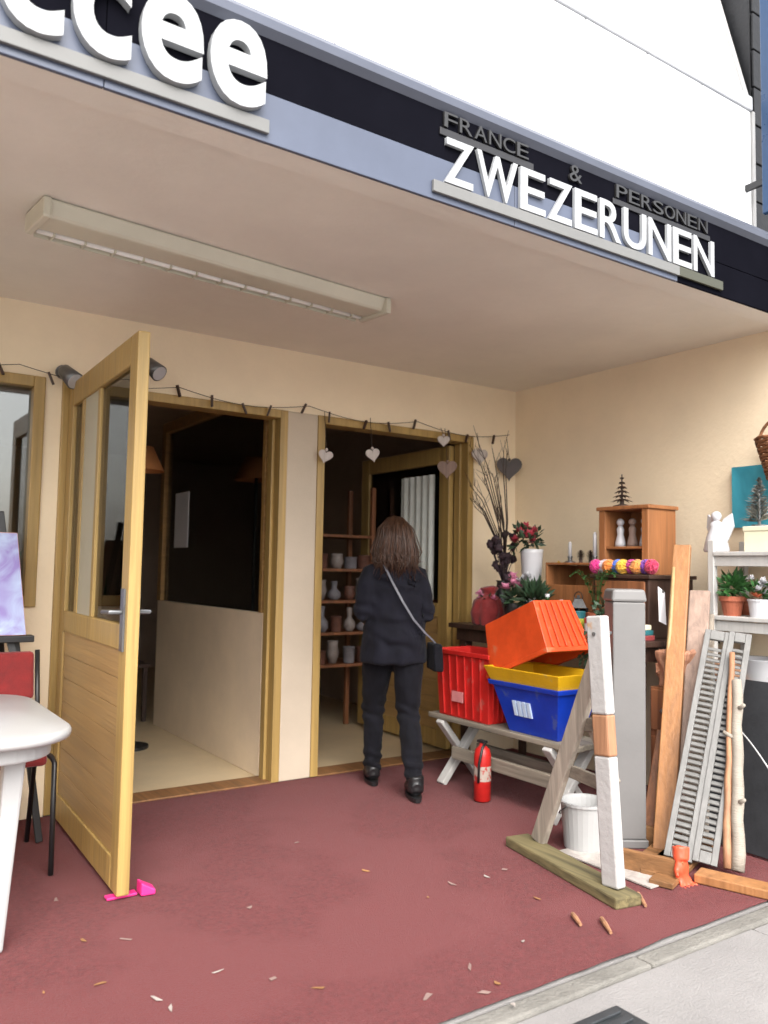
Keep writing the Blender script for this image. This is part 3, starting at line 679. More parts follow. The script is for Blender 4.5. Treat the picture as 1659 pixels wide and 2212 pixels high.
o = MB().beam((3.04, -2.25, .03), (3.16, -2.60, .03), .10, .036, (1, .3, 0)).build('floor_batten', BROWNP, None, .005); tag(o, 'orange brown batten lying under the feet of shutter and birch pole', 'batten')
t = thing('rubber_glove', (2.98, -2.27, 0), 'crumpled orange red rubber glove on the edge of the wooden tray', 'glove')
gm = MB(); c = Vector((2.955, -2.235, .06)); gm.ball(c, .04, 12, 8, 1, .5, 1.5)
for k in range(4): gm.tube([c+Vector((-.02+.015*k, -.01, -.03)), c+Vector((-.03+.02*k, -.025, -.06+.004*k)), c+Vector((-.035+.024*k, -.05, -.052))], [.010, .009, .007], 7)
gm.tube([c+Vector((-.03, 0, .01)), c+Vector((-.055, -.02, -.01))], [.010, .008], 7); gm.tube([c+Vector((0, 0, .04)), c+Vector((.01, .01, .09))], [.03, .036], 12)
link('glove', remesh(gm, .005, 3, .004, 40), t, 0); t.children[0].data.materials.append(ORTAG); t.children[0].data.transform(Matrix.Translation(-t.location))
t = thing('paper_bag', (3.55, -1.76, .70), 'crumpled copper brown paper bag on the narrow brown cabinet', 'bag')
gm = MB(); gm.hexa(pbox(3.57, -1.765, .055, .07, 0, .70, .88, 1.2)); me = remesh(gm, .009, 1, .030, 16, 3); me.materials.append(KRAFT); me.transform(Matrix.Translation(-t.location))
link('bag', me, t); 
for p in me.polygons: p.use_smooth = False
def rough_stick(name, pts_, r0, r1, m_, label, n=9):
    P_ = [Vector(p) for p in pts_]; fine = []
    for a, b_ in zip(P_[:-1], P_[1:]):
        for k in range(5): fine.append(a.lerp(b_, k/5)+Vector((random.gauss(0, .0022), random.gauss(0, .0022), 0)))
    fine.append(P_[-1]); L_ = len(fine)
    o = MB().tube(fine, [(r0+(r1-r0)*i/(L_-1))*random.uniform(.93, 1.07) for i in range(L_)], n).build(name, m_, None, smooth=True); return tag(o, label, 'pole')
rough_stick('bamboo_cane', [(3.22, -1.90, .02), (3.62, -1.72, 1.30)], .011, .009, mat('bamboo', (.34, .24, .11), .5, .2, 9, .1, 40), 'thin bamboo cane leaning between the brown cabinet and the orange plank')
rough_stick('grey_stake', [(3.30, -2.10, .02), (3.76, -1.84, 1.06)], .018, .015, GREYWZ, 'rough grey stake leaning beside the dull brown plank')
rough_stick('peeled_branch', [(3.16, -2.31, .05), (3.34, -2.20, .45), (3.55, -2.09, .90)], .017, .012, BAREW, 'peeled reddish branch leaning behind the birch pole')
plank('split_lath', (3.20, -2.08, .02), (3.66, -1.90, .98), .05, .014, GREYWZ, 'narrow pale lath leaning between the dull plank and the shutters', (.45, -.9, 0))
plank('short_offcut', (3.22, -1.86, .02), (3.43, -1.80, .50), .07, .022, BROWNB, 'short dark offcut leaning on the brown cabinet', (.45, -.9, 0))
# grey louvred shutters, folded pair
def shutter(foot, top, w_, label):
    f0, t0 = Vector(foot), Vector(top); dz = (t0-f0).normalized(); sx = Vector((.52, -.85, 0)); sx = (sx-dz*sx.dot(dz)).normalized(); nn = sx.cross(dz); L = (t0-f0).length
    s = thing('louvred_shutter', foot, label, 'shutter', 'grey shutters leaning by the shelf')
    for k in (-1, 1): MB().beam(f0+sx*k*(w_/2-.013), t0+sx*k*(w_/2-.013), .026, .024, sx).build('stile', SHUT, s, .003)
    for z in (.0, L-.05): MB().beam(f0+dz*(z+.001)+nn*.001, f0+dz*(z+.05)+nn*.001, w_-.053, .020, sx).build('rail', SHUT, s, .003)
    n = int((L-.12)/.028)
    for i in range(n):
        c = f0+dz*(.065+i*.028); u_ = (dz*.75-nn*.66)
        MB().beam(c-u_*.013, c+u_*.013, w_-.054, .005, sx).build('slat', SHUT, s)
shutter((3.075, -2.13, .05), (3.60, -1.985, .99), .115, 'grey louvred shutter leaning against the white shelf, half behind its twin')
shutter((3.125, -2.225, .05), (3.645, -2.075, .985), .10, 'grey louvred shutter leaning on the batten beside the birch pole')
t = thing('birch_pole', (3.20, -2.40, .05), 'birch pole with peeling white bark leaning beside the grey shutters', 'pole')
bp = [Vector((3.18, -2.345, .045)).lerp(Vector((3.50, -2.145, .78)), k/12)+Vector((.003*math.sin(k*1.3), .003*math.cos(k*2.1), 0)) for k in range(13)]
MB().tube(bp, [.027-.0004*i+.001*math.sin(i*1.9) for i in range(13)], 14).build('trunk', BIRCH, t, smooth=True)
for i, k in ((4, 1), (8, -1), (10, 1)): MB().tube([bp[i], bp[i]+Vector((-.03, -.05*k, .03))], [.012, .008], 8).build('branch_stub', BIRCH, t, smooth=True)
bb = thing('blackboard', (3.62, -2.3, 0), 'large black board leaning under the white shelf', 'board')
MB().beam((3.50, -2.36, .02), (3.72, -2.36, .76), .80, .018, (0, 1, 0)).build('panel', CHALK, bb, .002)
for k in (-1, 1): MB().beam((3.498, -2.36+k*.415, .014), (3.718, -2.36+k*.415, .77), .03, .03, (0, 1, 0)).build('frame', BLACKM, bb, .003)
cb = MB().tube([Vector((3.60, -2.10, .55))+Vector((-.03-.05*math.sin(k/5), -.028*k, -.012*k-.0016*k*k)) for k in range(14)], .004, 6).build('white_cable', WHITEP, None, smooth=True); tag(cb, 'thin white cable hanging across the black board', 'cable')

# ================================================================== SIDE TABLE WITH KNICK-KNACKS
TZ = .92
st = thing('side_table', (3.75, -.95, 0), 'dark wooden side table against the cream wall, crowded with ornaments', 'table')
for i in range(4): MB().box(3.42+i*.165, 3.42+i*.165+.162, -1.68, -.12, TZ-.03, TZ).build('plank', DARKW, st, .004)
MB().box(3.46, 4.04, -1.64, -.16, TZ-.11, TZ-.031).build('apron', DARKW, st)
for x in (3.47, 3.98):
    for y in (-1.60, -.22): MB().hexa([(x+.01, y-.01, .012), (x+.05, y-.01, .012), (x+.05, y+.03, .012), (x+.01, y+.03, .012), (x, y-.02, TZ-.111), (x+.06, y-.02, TZ-.111), (x+.06, y+.04, TZ-.111), (x, y+.04, TZ-.111)]).build('leg', DARKW, st, .004)
def blooms(mb, c, n, rad, r0, r1, jit=.25, sz=1.):
    for _ in range(n):
        d_ = Vector((random.gauss(0, 1), random.gauss(0, 1), random.gauss(0, 1)*sz)).normalized()*rad*random.uniform(.4, 1)
        mb.ball(Vector(c)+d_, random.uniform(r0, r1), 7, 4, jit=jit)
def petals(mb, c, n, L, w_):
    for k in range(n):
        a = random.uniform(0, 6.3); e_ = random.uniform(-.2, 1.3); dd = Vector((math.cos(a)*math.cos(e_), math.sin(a)*math.cos(e_), math.sin(e_)))
        mb.leaf(c, dd, Vector((random.uniform(-.3, .3), random.uniform(-.3, .3), 1)), L*random.uniform(.7, 1.1), w_)
def foliage(mb, c, n, rad, L, w_, up_=.3):
    for _ in range(n):
        d_ = Vector((random.gauss(0, 1), random.gauss(0, 1), random.gauss(0, 1)+up_)).normalized()
        mb.leaf(Vector(c)+d_*rad*random.uniform(.1, 1), d_+Vector((0, 0, .3)), Vector((random.gauss(0, 1), random.gauss(0, 1), 1)), L*random.uniform(.6, 1.2), w_)
# white vase with red-pink flowers
p = at(1148, 1290, 'X', 3.66); px, py = p.x, p.y
t = thing('white_vase', (px, py, TZ), 'tall white ceramic vase holding deep pink flowers', 'vase')
MB().lathe((px, py, TZ), [(.045, 0), (.05, .01), (.056, .25), (.070, .46), (.072, .485), (.062, .485), (.05, .3), (.04, .02)], 24).build('vase', CERAM, t, smooth=True)
f_ = MB(); lf = MB()
for k in range(13):
    c = Vector((px-.02+random.uniform(-.09, .07), py+random.uniform(-.09, .10), TZ+.55+random.uniform(-.04, .09)))
    petals(f_, c, 22, .045, .014); foliage(lf, c-Vector((0, 0, .03)), 7, .05, .06, .014)
f_.build('flower', DPINK, t); lf.build('foliage', DKGREEN, t)
# dried flowers and twigs in a dark jug
p = at(1088, 1250, 'X', 3.63); px, py = p.x, p.y
t = thing('dried_bouquet', (px, py, TZ), 'dark jug of dried flowers with long bare twigs in the porch corner', 'bouquet')
MB().lathe((px, py, TZ), [(.05, 0), (.065, .02), (.075, .12), (.05, .22), (.042, .27), (.05, .285), (.04, .285), (.03, .1)], 20).build('jug', BLACKM, t, smooth=True)
tw = MB(); dh = MB()
for k in range(17):
    a = random.uniform(0, 6.3); s_ = random.uniform(.03, .13); hgt = random.uniform(.55, 1.0)
    q = [Vector((px, py, TZ+.25)), Vector((px+math.cos(a)*s_*.4-.02, py+math.sin(a)*s_*.4, TZ+.25+hgt*.45)), Vector((px+math.cos(a)*s_-.07, py+math.sin(a)*s_+.05, TZ+.25+hgt*.8)), Vector((px+math.cos(a)*s_*1.6-.10, py+math.sin(a)*s_*1.6+.08, TZ+.2+hgt*1.0))]
    tw.tube(q, [.0045, .0038, .003, .0015], 5)
    for z in range(3):
        b0 = q[2].lerp(q[3], random.random()); tw.tube([b0, b0+Vector((random.uniform(-.06, .06), random.uniform(-.06, .06), random.uniform(.04, .12)))], [.002, .001], 4)
tw.build('twig', TWIG, t)
for k in range(24):
    dh = MB(); dc = Vector((px+random.uniform(-.10, .06), py+random.uniform(-.09, .10), TZ+.34+random.uniform(-.06, .26))); dh.ball(dc, .022, 8, 5, jit=.3); blooms(dh, dc, 9, .024, .009, .014)
    dh.tube([(px, py, TZ+.26), dc], .0025, 5); dh.build('dried_flower', DRIED, t, smooth=True)
# pink potted flower
p = at(1112, 1290, 'X', 3.49); px, py = p.x, p.y
t = thing('pink_flower_pot', (px, py, TZ), 'pink flowering plant in a black pot before the white vase', 'plant')
MB().lathe((px, py, TZ), [(.05, 0), (.066, .13), (.072, .13), (.072, .15), (.06, .15), (.045, .02)], 20).build('pot', BLACKM, t)
f_ = MB(); lf = MB()
for k in range(6): petals(f_, (px+random.uniform(-.05, .05), py+random.uniform(-.05, .05), TZ+.25+random.uniform(-.03, .06)), 20, .05, .016)
foliage(lf, (px, py, TZ+.18), 60, .07, .07, .016); f_.build('flower', PINKF, t); lf.build('foliage', DKGREEN, t)
# red cloth bag
p = at(1048, 1320, 'X', 3.52); px, py = p.x, p.y-.02
t = thing('red_cloth_bag', (px, py, TZ), 'dark red cloth bag slumped at the far end of the side table', 'bag')
gm = MB(); gm.loft([(px, py, TZ, .09, .10), (px, py, TZ+.08, .10, .115), (px, py, TZ+.16, .08, .10), (px+.01, py, TZ+.20, .035, .05), (px+.01, py, TZ+.24, .06, .06)], 20)
me = remesh(gm, .008, 2, .02, 14, 5); me.materials.append(REDC); me.transform(Matrix.Translation(-t.location)); link('bag', me, t)
# tan wooden box, dark inside
pa, pb = at(1178, 1215, 'X', 3.62), at(1282, 1300, 'X', 3.62); y0, y1, zt2 = pb.y, pa.y, pa.z
t = thing('tan_box', (3.73, (y0+y1)/2, TZ), 'tan wooden box open at the front standing between vase and dark chest', 'box')
for nm, bx in (('bottom', (3.62, 3.88, y0, y1, TZ+.001, TZ+.015)), ('top', (3.62, 3.88, y0, y1, zt2-.014, zt2)), ('back', (3.868, 3.88, y0+.014, y1-.014, TZ+.0155, zt2-.0145)), ('side', (3.62, 3.88, y0, y0+.0135, TZ+.0155, zt2-.0145)), ('side', (3.62, 3.88, y1-.0135, y1, TZ+.0155, zt2-.0145)), ('front', (3.618, 3.63, y0+.014, y1-.014, TZ+.0155, TZ+.27))):
    MB().box(*bx).build(nm, TAN, t, .003)
# clutter on the near edge: green bottle, jars, tins, leaf plant
def bottle(px, py, r, h_, m_, name, label):
    t = thing(name, (px, py, TZ), label, 'bottle')
    MB().lathe((px, py, TZ), [(r*.9, 0), (r, .005), (r, h_*.55), (r*.35, h_*.72), (r*.33, h_*.93), (r*.42, h_*.94), (r*.42, h_)], 18).build('body', m_, t, smooth=True)
    MB().lathe((px, py, TZ+h_), [(r*.44, .0005), (r*.44, .018)], 14).build('cap', CERAM, t)
def tin(px, py, r, h_, m_, name, label, band=None):
    t = thing(name, (px, py, TZ), label, 'tin')
    MB().lathe((px, py, TZ), [(r, 0), (r*1.03, .004), (r, .01), (r, h_-.01), (r*1.03, h_-.004), (r*.97, h_)], 20).build('body', m_, t)
    if band: MB().lathe((px, py, TZ), [(r*1.015, h_*.25), (r*1.015, h_*.7)], 20, cap=False).build('label_band', band, t)
bottle(3.46, -.98, .03, .20, mat('green_bottle', (.02, .06, .018), .12, .1, 5, 0), 'green_bottle', 'dark green bottle on the side table above the orange crate')
bottle(3.47, -1.08, .026, .17, mat('brown_bottle', (.05, .02, .012), .12, .1, 5, 0), 'brown_bottle', 'small brown bottle next to the dark green bottle')
tin(3.47, -1.20, .045, .13, TEAL, 'teal_tin', 'teal tin with a yellow green band on the side table', mat('yellow_green_band', (.42, .44, .06), .5, .1, 9, 0))
tin(3.46, -1.31, .038, .10, mat('rose_tin', (.38, .06, .07), .45, .1, 9, .05), 'rose_tin', 'rose red tin beside the teal tin', CERAM)
t = thing('leaf_plant', (3.47, -.86, TZ), 'dark green leafy plant in a grey pot beside the green bottle', 'plant')
MB().lathe((3.47, -.86, TZ), [(.035, 0), (.045, .08), (.05, .08), (.05, .095), (.04, .095), (.03, .02)], 18).build('pot', GREYP, t); lf = MB(); foliage(lf, (3.47, -.86, TZ+.18), 170, .08, .075, .013, .8); lf.build('foliage', DKGREEN, t)
def candle(x, y, z, h_, label, r=.012):
    t = thing('taper_candle', (x, y, z), label, 'candle')
    MB().lathe((x, y, z), [(.032, 0), (.034, .006), (.014, .014), (.013, .03), (.018, .04), (.014, .04), (.012, .02)], 16).build('holder', GREYMET, t, smooth=True)
    MB().tube([(x, y, z+.03), (x, y, z+.03+h_*.9), (x, y, z+.03+h_)], [r, r*.85, r*.4], 12).build('wax', CERAM, t, smooth=True)
candle(3.70, y0+.06, zt2, .15, 'white taper candle at the near end of the tan box top')
candle(3.76, y1-.07, zt2, .10, 'short white taper candle at the far end of the tan box top')
for k, (dx, dy, lab) in enumerate(((.0, .15, 'brown pine cone on the tan box between the candles'), (.05, .12, 'brown pine cone on the tan box behind its neighbour'))):
    t = thing('pine_cone', (3.68+dx, y0+dy, zt2), lab, 'pine cone'); pcn = MB()
    for q in range(9):
        rr = .026*math.sin(.35+q*.3)+.004
        for w_ in range(9): a = 6.283*w_/9+q*.37; pcn.leaf((3.68+dx, y0+dy, zt2+.008+q*.0075), (math.cos(a), math.sin(a), .35), (0, 0, 1), rr, .007)
    pcn.tube([(3.68+dx, y0+dy, zt2), (3.68+dx, y0+dy, zt2+.075)], [.012, .004], 8); pcn.build('scales', DARKW, t)
t = thing('tin_lantern', (3.55, -1.135, TZ), 'small black tin lantern with glass sides beside the tan box', 'lantern')
MB().box(3.51, 3.59, -1.175, -1.095, TZ+.001, TZ+.016).build('base', BLACKM, t, .003); MB().box(3.52, 3.58, -1.165, -1.105, TZ+.0165, TZ+.14).build('glass', GLASS, t)
for x in (3.512, 3.58):
    for y in (-1.173, -1.105): MB().box(x, x+.008, y, y+.008, TZ+.0165, TZ+.145).build('post', BLACKM, t)
MB().lathe((3.55, -1.135, TZ+.1455), [(.062, 0), (.03, .05), (.012, .055), (.012, .07)], 4).build('roof', BLACKM, t)
MB().tube([Vector((3.55, -1.135+.03*math.cos(a), TZ+.205+.03*math.sin(a))) for a in [6.283*k/14 for k in range(15)]], .003, 5).build('ring', BLACKM, t)
def vase(x, y, r, h_, m_, name, label, flower=None, nf=5, fh=.12):
    t = thing(name, (x, y, TZ), label, 'vase')
    MB().lathe((x, y, TZ), [(r*.6, 0), (r*.9, h_*.15), (r, h_*.4), (r*.5, h_*.8), (r*.6, h_), (r*.5, h_), (r*.4, h_*.7)], 20).build('vase', m_, t, smooth=True)
    if flower:
        lf = MB()
        for k in range(nf):
            c = Vector((x+random.uniform(-.06, .06), y+random.uniform(-.06, .06), TZ+h_+fh+random.uniform(-.05, .05))); f_ = MB(); petals(f_, c, 20, .036, .012); f_.build('flower', flower, t)
            lf.tube([(x, y, TZ+h_*.8), c], .0025, 5); foliage(lf, (x, y, TZ+h_+fh*.4), 7, .05, .055, .011)
        lf.build('foliage', DKGREEN, t)
vase(3.52, -.74, .045, .16, TEAL, 'teal_vase', 'teal vase with white flowers between the plant and the pink pot', CERAM)
vase(3.80, -.74, .05, .24, GREYP, 'grey_vase', 'grey vase with yellow flowers behind the tan box end', mat('yellow_petal', (.55, .33, .03), .6, .25, 20, .1, 60), 6, .10)
vase(3.50, -.42, .04, .12, CERAM, 'white_bud_vase', 'little white vase with pink flowers beside the red cloth bag', PINKF, 4, .07)
t = thing('fern_pot', (3.60, -1.20, TZ), 'feathery green fern in a terracotta pot beside the black lantern', 'plant')
MB().lathe((3.60, -1.23, TZ), [(.045, 0), (.06, .10), (.066, .10), (.066, .12), (.055, .12), (.04, .02)], 18).build('pot', TERRA, t); lf = MB()
for k in range(34):
    a = random.uniform(0, 6.28); r_f = random.uniform(.10, .2); q0 = Vector((3.60, -1.23, TZ+.12)); prev = q0
    for q in range(1, 9):
        f0 = q/8; c = q0+Vector((math.cos(a)*r_f*f0, math.sin(a)*r_f*f0, .24*math.sin(f0*2.0)*(1.25-r_f*2)))
        lf.tube([prev, c], .0012, 3, cap=False); dd = (c-prev).normalized(); sd_ = dd.cross(Vector((0, 0, 1))).normalized()
        for sg_ in (-1, 1): lf.leaf(c, dd*.5+sd_*sg_, Vector((0, 0, 1)), .034*(1.1-f0*.7), .006)
        prev = c
lf.build('foliage', GREEN, t)
t = thing('ivy_pot', (3.47, -1.40, TZ), 'trailing ivy in a pale pot at the near edge of the side table', 'plant')
MB().lathe((3.49, -1.40, TZ), [(.038, 0), (.05, .08), (.055, .08), (.055, .095), (.044, .095), (.03, .02)], 18).build('pot', CERAM, t); lf = MB(); foliage(lf, (3.48, -1.40, TZ+.12), 90, .07, .045, .016, .1)
for k in range(7):
    y_ = -1.40+random.uniform(-.09, .09); L_ = random.uniform(.08, .28)
    for q in range(int(L_/.018)): lf.leaf((3.405-random.uniform(0, .02), y_+.012*math.sin(q), TZ+.03-q*.018), (-.4, random.uniform(-1, 1), -.5), (-1, 0, .4), .035, .012)
lf.build('foliage', DKGREEN, t)
for k, (m_, lab) in enumerate(((REDC, 'dark red book at the bottom of the small pile under the dark chest drawers'), (TEAL, 'teal book in the middle of the small pile before the dark chest'), (CREAMB, 'cream book on top of the small pile before the dark chest'))):
    o = MB().hexa(pbox(3.50, -1.56+.004*k, .065, .085-.006*k, .1*k-.08, TZ+.001+.026*k, TZ+.026+.026*k)).build('book', m_, None, .003); tag(o, lab, 'book', 'books on the side table')
# dark chest with wooden display box on it
cy0, cy1 = -1.58, -1.20
t = thing('dark_chest', (3.78, -1.43, TZ), 'black brown wooden chest on the side table under the display box', 'chest')
MB().box(3.60, 3.98, cy0, cy1, TZ+.001, 1.235).build('body', DARKW, t, .004)
MB().box(3.585, 3.995, cy0-.015, cy1+.015, 1.2355, 1.257).build('lid', DARKW, t, .005)
for k in range(2): 
    dw = MB().box(3.588, 3.5995, cy0+.02, cy1-.02, TZ+.02+k*.148, TZ+.155+k*.148).build('drawer', BROWNB, t, .004); MB().ball((3.58, (cy0+cy1)/2, TZ+.09+k*.148), .013, 10, 6).build('knob', GREYMET, dw, smooth=True)
t2 = thing('price_card', (3.60, -1.60, 1.0), 'white card clipped to the near edge of the dark chest', 'card')
MB().hexa([(3.572, -1.665, 1.02), (3.63, -1.665, 1.0), (3.632, -1.661, 1.0), (3.574, -1.661, 1.02), (3.56, -1.668, 1.20), (3.615, -1.668, 1.17), (3.617, -1.664, 1.17), (3.562, -1.664, 1.20)]).build('card', PAPER, t2); MB().box(3.59, 3.61, -1.668, -1.636, 1.166, 1.18).build('clip', GREYMET, t2)
t = thing('display_box', (3.78, -1.38, 1.258), 'orange brown wooden display box with a back panel on the dark chest', 'box')
hy0, hy1, hz = -1.515, -1.17, 1.62
for nm, bx in (('side', (3.68, 3.92, hy0, hy0+.045, 1.258, hz)), ('side', (3.68, 3.92, hy1-.045, hy1, 1.258, hz)), ('top', (3.67, 3.93, hy0-.012, hy1+.012, hz+.0005, hz+.022)), ('back', (3.905, 3.92, hy0+.0455, hy1-.0455, 1.258, hz-.0005)), ('shelf', (3.69, 3.90, hy0+.0455, hy1-.0455, 1.40, 1.415))):
    MB().box(*bx).build(nm, TAN, t, .004)
for k, (yy_, m_) in enumerate(((-1.43, CERAM), (-1.345, BROWNH), (-1.26, CERAM))):
    tt = thing('small_figurine', (3.76, yy_, 1.415), ['white glazed figurine on the display box shelf beside the near side', 'rosy brown figurine in the middle of the display box shelf', 'white glazed figurine on the display box shelf beside the far side'][k], 'figurine')
    MB().lathe((3.76, yy_, 1.4155), [(.032, 0), (.03, .02), (.018, .07), (.022, .10), (.012, .12)], 14).build('body', m_, tt, smooth=True); MB().ball((3.76, yy_, 1.4155+.14), .022, 12, 8).build('head', m_, tt, smooth=True)
ycol = [(.55, .02, .18), (.62, .55, .60), (.70, .22, .04), (.08, .16, .60), (.66, .36, .03), (.45, .03, .20), (.65, .25, .05), (.16, .04, .28), (.42, .02, .07)]
yn = ['magenta', 'pale lilac', 'orange', 'bright blue', 'golden yellow', 'purple red', 'amber', 'violet', 'crimson']
for k in range(9):
    y_ = -1.19-.0475*k; z_ = 1.305+(.0 if k % 2 else .014); x_ = 3.635+.02*(k % 2)
    tt = thing('yarn_ball', (x_, y_, 1.258), f'{yn[k]} ball of yarn in the row on the dark chest', 'yarn', 'yarn balls on the dark chest')
    yb = MB(); c = Vector((x_, y_, 1.258+.043)); yb.ball(c, .036, 14, 8)
    for q in range(9):
        n1 = Vector((random.gauss(0, 1), random.gauss(0, 1), random.gauss(0, 1))).normalized(); a1 = n1.orthogonal().normalized(); b1 = n1.cross(a1)
        yb.tube([c+(a1*math.cos(s)+b1*math.sin(s))*.037 for s in [6.2832*j/18 for j in range(19)]], .005, 5)
    yb.build('ball', mat('yarn_'+yn[k].replace(' ', '_'), ycol[k], .9, .15, 40, .2, 200, sheen=.3), tt, smooth=True)
# ornament on top of display box: dark metal fir tree
t = thing('metal_tree_ornament', (3.78, -1.255, hz+.022), 'dark metal fir tree ornament standing on the display box', 'ornament')
om = MB(); om.lathe((3.78, -1.255, hz+.023), [(.05, 0), (.05, .01), (.012, .02), (.012, .05)], 14); om.build('foot', DARKW, t)
om = MB()
for k in range(6):
    z_ = hz+.055+k*.025; rr = .062-.0095*k
    for q in range(11):
        a = 6.283*q/11+k*.3; om.leaf((3.78, -1.255, z_+.02), (math.cos(a)*rr, math.sin(a)*rr, -.02), (0, 0, 1), rr*1.15, .011)
om.tube([(3.78, -1.255, hz+.03), (3.78, -1.255, hz+.215)], [.007, .003], 6); om.build('branches', DARKW, t)

# ================================================================== WHITE SHELF AT THE RIGHT
sf = thing('white_shelf', (3.95, -2.1, 0), 'white painted wooden shelf rack against the cream side wall', 'shelf')
for y in (-1.80, -2.62):
    for x in (3.79, 4.07): MB().box(x, x+.035, y-.035, y, .012, 1.445).build('upright', WHITEW, sf, .004)
for z in (1.362, 1.035, .70, .22): MB().box(3.786, 4.11, -2.585, -1.8355, z, z+.022).build('shelf_board', WHITEW, sf, .004)
for z in (1.30, .97): MB().box(3.80, 3.815, -2.585, -1.8355, z+.01, z+.061).build('apron', WHITEW, sf, .002)
S1, S2, S3 = 1.384, 1.057, .722
p = at(1548, 1190, 'X', 3.86)
t = thing('angel_figure', (p.x, p.y, S1), 'white ceramic angel figure with folded wings on top of the shelf', 'figurine')
MB().lathe((p.x, p.y, S1), [(.06, 0), (.066, .01), (.05, .08), (.032, .13), (.034, .15), (.014, .165)], 20).build('robe', CERAM, t, smooth=True); MB().ball((p.x, p.y, S1+.188), .027, 14, 10).build('head', CERAM, t, smooth=True)
for k in (-1, 1): MB().prism([(0, 0), (.03, .06), (.075, .09), (.085, .02), (.05, -.06), (.01, -.05)], (p.x+.015, p.y, S1+.115), (.25, k*.95, 0), (0, 0, 1), (.95, 0, 0), .012).build('wing', CERAM, t, .004)
p = at(1600, 1185, 'X', 3.88)
t = thing('cream_box', (p.x+.05, p.y-.06, S1), 'cream cardboard box on top of the white shelf', 'box')
MB().box(3.87, 4.0, -2.30, -1.955, S1+.001, S1+.105).build('carton', CREAMB, t, .004); MB().box(3.866, 4.004, -2.305, -1.95, S1+.1055, S1+.13).build('lid', CREAMB, t, .004)
MB().box(3.868, 3.8695, -2.30, -2.16, S1+.03, S1+.09).build('sticker', mat('sky_blue_sticker', (.12, .42, .62), .5, .1, 9, 0), t)
a, b_ = at(1580, 1010, 'X', 4.09), at(1648, 1138, 'X', 4.09)
t = thing('turquoise_picture', (4.1, a.y, b_.z), 'turquoise canvas picture hanging on the cream wall above the shelf', 'painting')
MB().box(4.095, 4.123, b_.y-.12, a.y, b_.z, a.z).build('stretcher', WHITEP, t, .003); MB().box(4.091, 4.0945, b_.y-.12, a.y, b_.z, a.z).build('picture', picture('turquoise_paint', [(.03, .24, .32), (.05, .40, .54), (.14, .52, .68), (.07, .45, .60)], 4, 1.), t)
p = at(1640, 1100, 'X', 3.93)
t = thing('tinsel_tree', (p.x, p.y, S1+.13), 'silver grey tinsel tree standing on the cream box', 'ornament')
z0 = S1+.131; MB().lathe((p.x, p.y, z0), [(.04, 0), (.04, .008), (.008, .012), (.006, .19)], 10).build('stem', GREYMET, t)
tm = MB()
for k in range(420):
    f0 = random.random(); z_ = z0+.02+.23*f0; rr = .085*(1-f0)+.012; a = random.uniform(0, 6.3)
    tm.leaf((p.x, p.y, z_), (math.cos(a), math.sin(a), random.uniform(-.1, .7)), (random.gauss(0, 1), random.gauss(0, 1), 1), rr*random.uniform(.7, 1.2), .004)
tm.build('tinsel', SILVER, t)
p = at(1664, 985, 'X', 3.90)
t = thing('wicker_basket', (p.x, p.y, p.z), 'brown wicker basket hanging on the cream wall beside the turquoise picture', 'basket')
wb = MB(); wc = Vector((4.0, p.y-.03, p.z))
for k in range(12):
    z_ = -.10+.018*k; rr = .085+.05*(k/11)
    wb.tube([wc+Vector((math.cos(s)*rr, math.sin(s)*rr*1.1, z_+.004*math.sin(s*9+k*math.pi))) for s in [6.2832*j/36 for j in range(37)]], .0095, 6)
wb.lathe(wc, [(.08, -.11), (.08, -.10)], 20); wb.build('weave', WICKER, t, smooth=True)
MB().tube([wc+Vector((0, .145*math.cos(s), .10+.12*math.sin(s))) for s in [math.pi*j/16 for j in range(17)]], .008, 6).build('handle', WICKER, t, smooth=True)
MB().tube([wc+Vector((0, 0, .215)), wc+Vector((.122, 0, .22))], .005, 6).build('hook', BLACKM, t)
p = at(1582, 1325, 'X', 3.86)
t = thing('terracotta_plant', (p.x, p.y, S2), 'green plant in a terracotta pot on the second shelf', 'plant')
MB().lathe((p.x, p.y, S2), [(.042, 0), (.056, .075), (.064, .075), (.064, .10), (.054, .10), (.04, .02)], 20).build('pot', TERRA, t); lf = MB(); foliage(lf, (p.x, p.y, S2+.145), 150, .06, .055, .014, .4); lf.build('foliage', GREEN, t)
p = at(1640, 1330, 'X', 3.86)
t = thing('white_flower_pot', (p.x, p.y, S2), 'white pot with white and salmon flowers on the second shelf', 'plant')
MB().lathe((p.x, p.y, S2), [(.042, 0), (.052, .08), (.056, .08), (.056, .09), (.046, .09), (.036, .02)], 20).build('pot', CERAM, t); f_ = MB(); lf = MB(); f2 = MB()
for k in range(9): petals(f_, (p.x+random.uniform(-.06, .06), p.y+random.uniform(-.06, .06), S2+.14+random.uniform(-.03, .05)), 14, .034, .012)
for k in range(4): petals(f2, (p.x+random.uniform(-.06, .03), p.y+random.uniform(-.08, .02), S2+.12+random.uniform(-.03, .05)), 14, .03, .011)
foliage(lf, (p.x, p.y, S2+.11), 50, .06, .05, .011); f_.build('flower', CERAM, t); f2.build('salmon_flower', mat('salmon_petal', (.65, .20, .10), .6, .2, 20, .1, 60), t); lf.build('foliage', GREEN, t)
p = at(1640, 1465, 'X', 3.90)
t = thing('white_bowl', (p.x, p.y, S3), 'white enamel bowl on the lowest visible shelf', 'bowl')
MB().lathe((p.x, p.y, S3), [(.05, 0), (.055, .006), (.105, .07), (.125, .125), (.132, .13), (.118, .128), (.095, .07), (.045, .012)], 28).build('bowl', CERAM, t, smooth=True)
p = at(1592, 1440, 'X', 3.88)
t = thing('peach_cloth', (p.x, p.y, S3), 'folded peach coloured cloth on the shelf beside the white bowl', 'cloth')
pc = mat('peach_cloth', (.60, .32, .19), .85, .12, 9, .3, 120, sheen=.2)
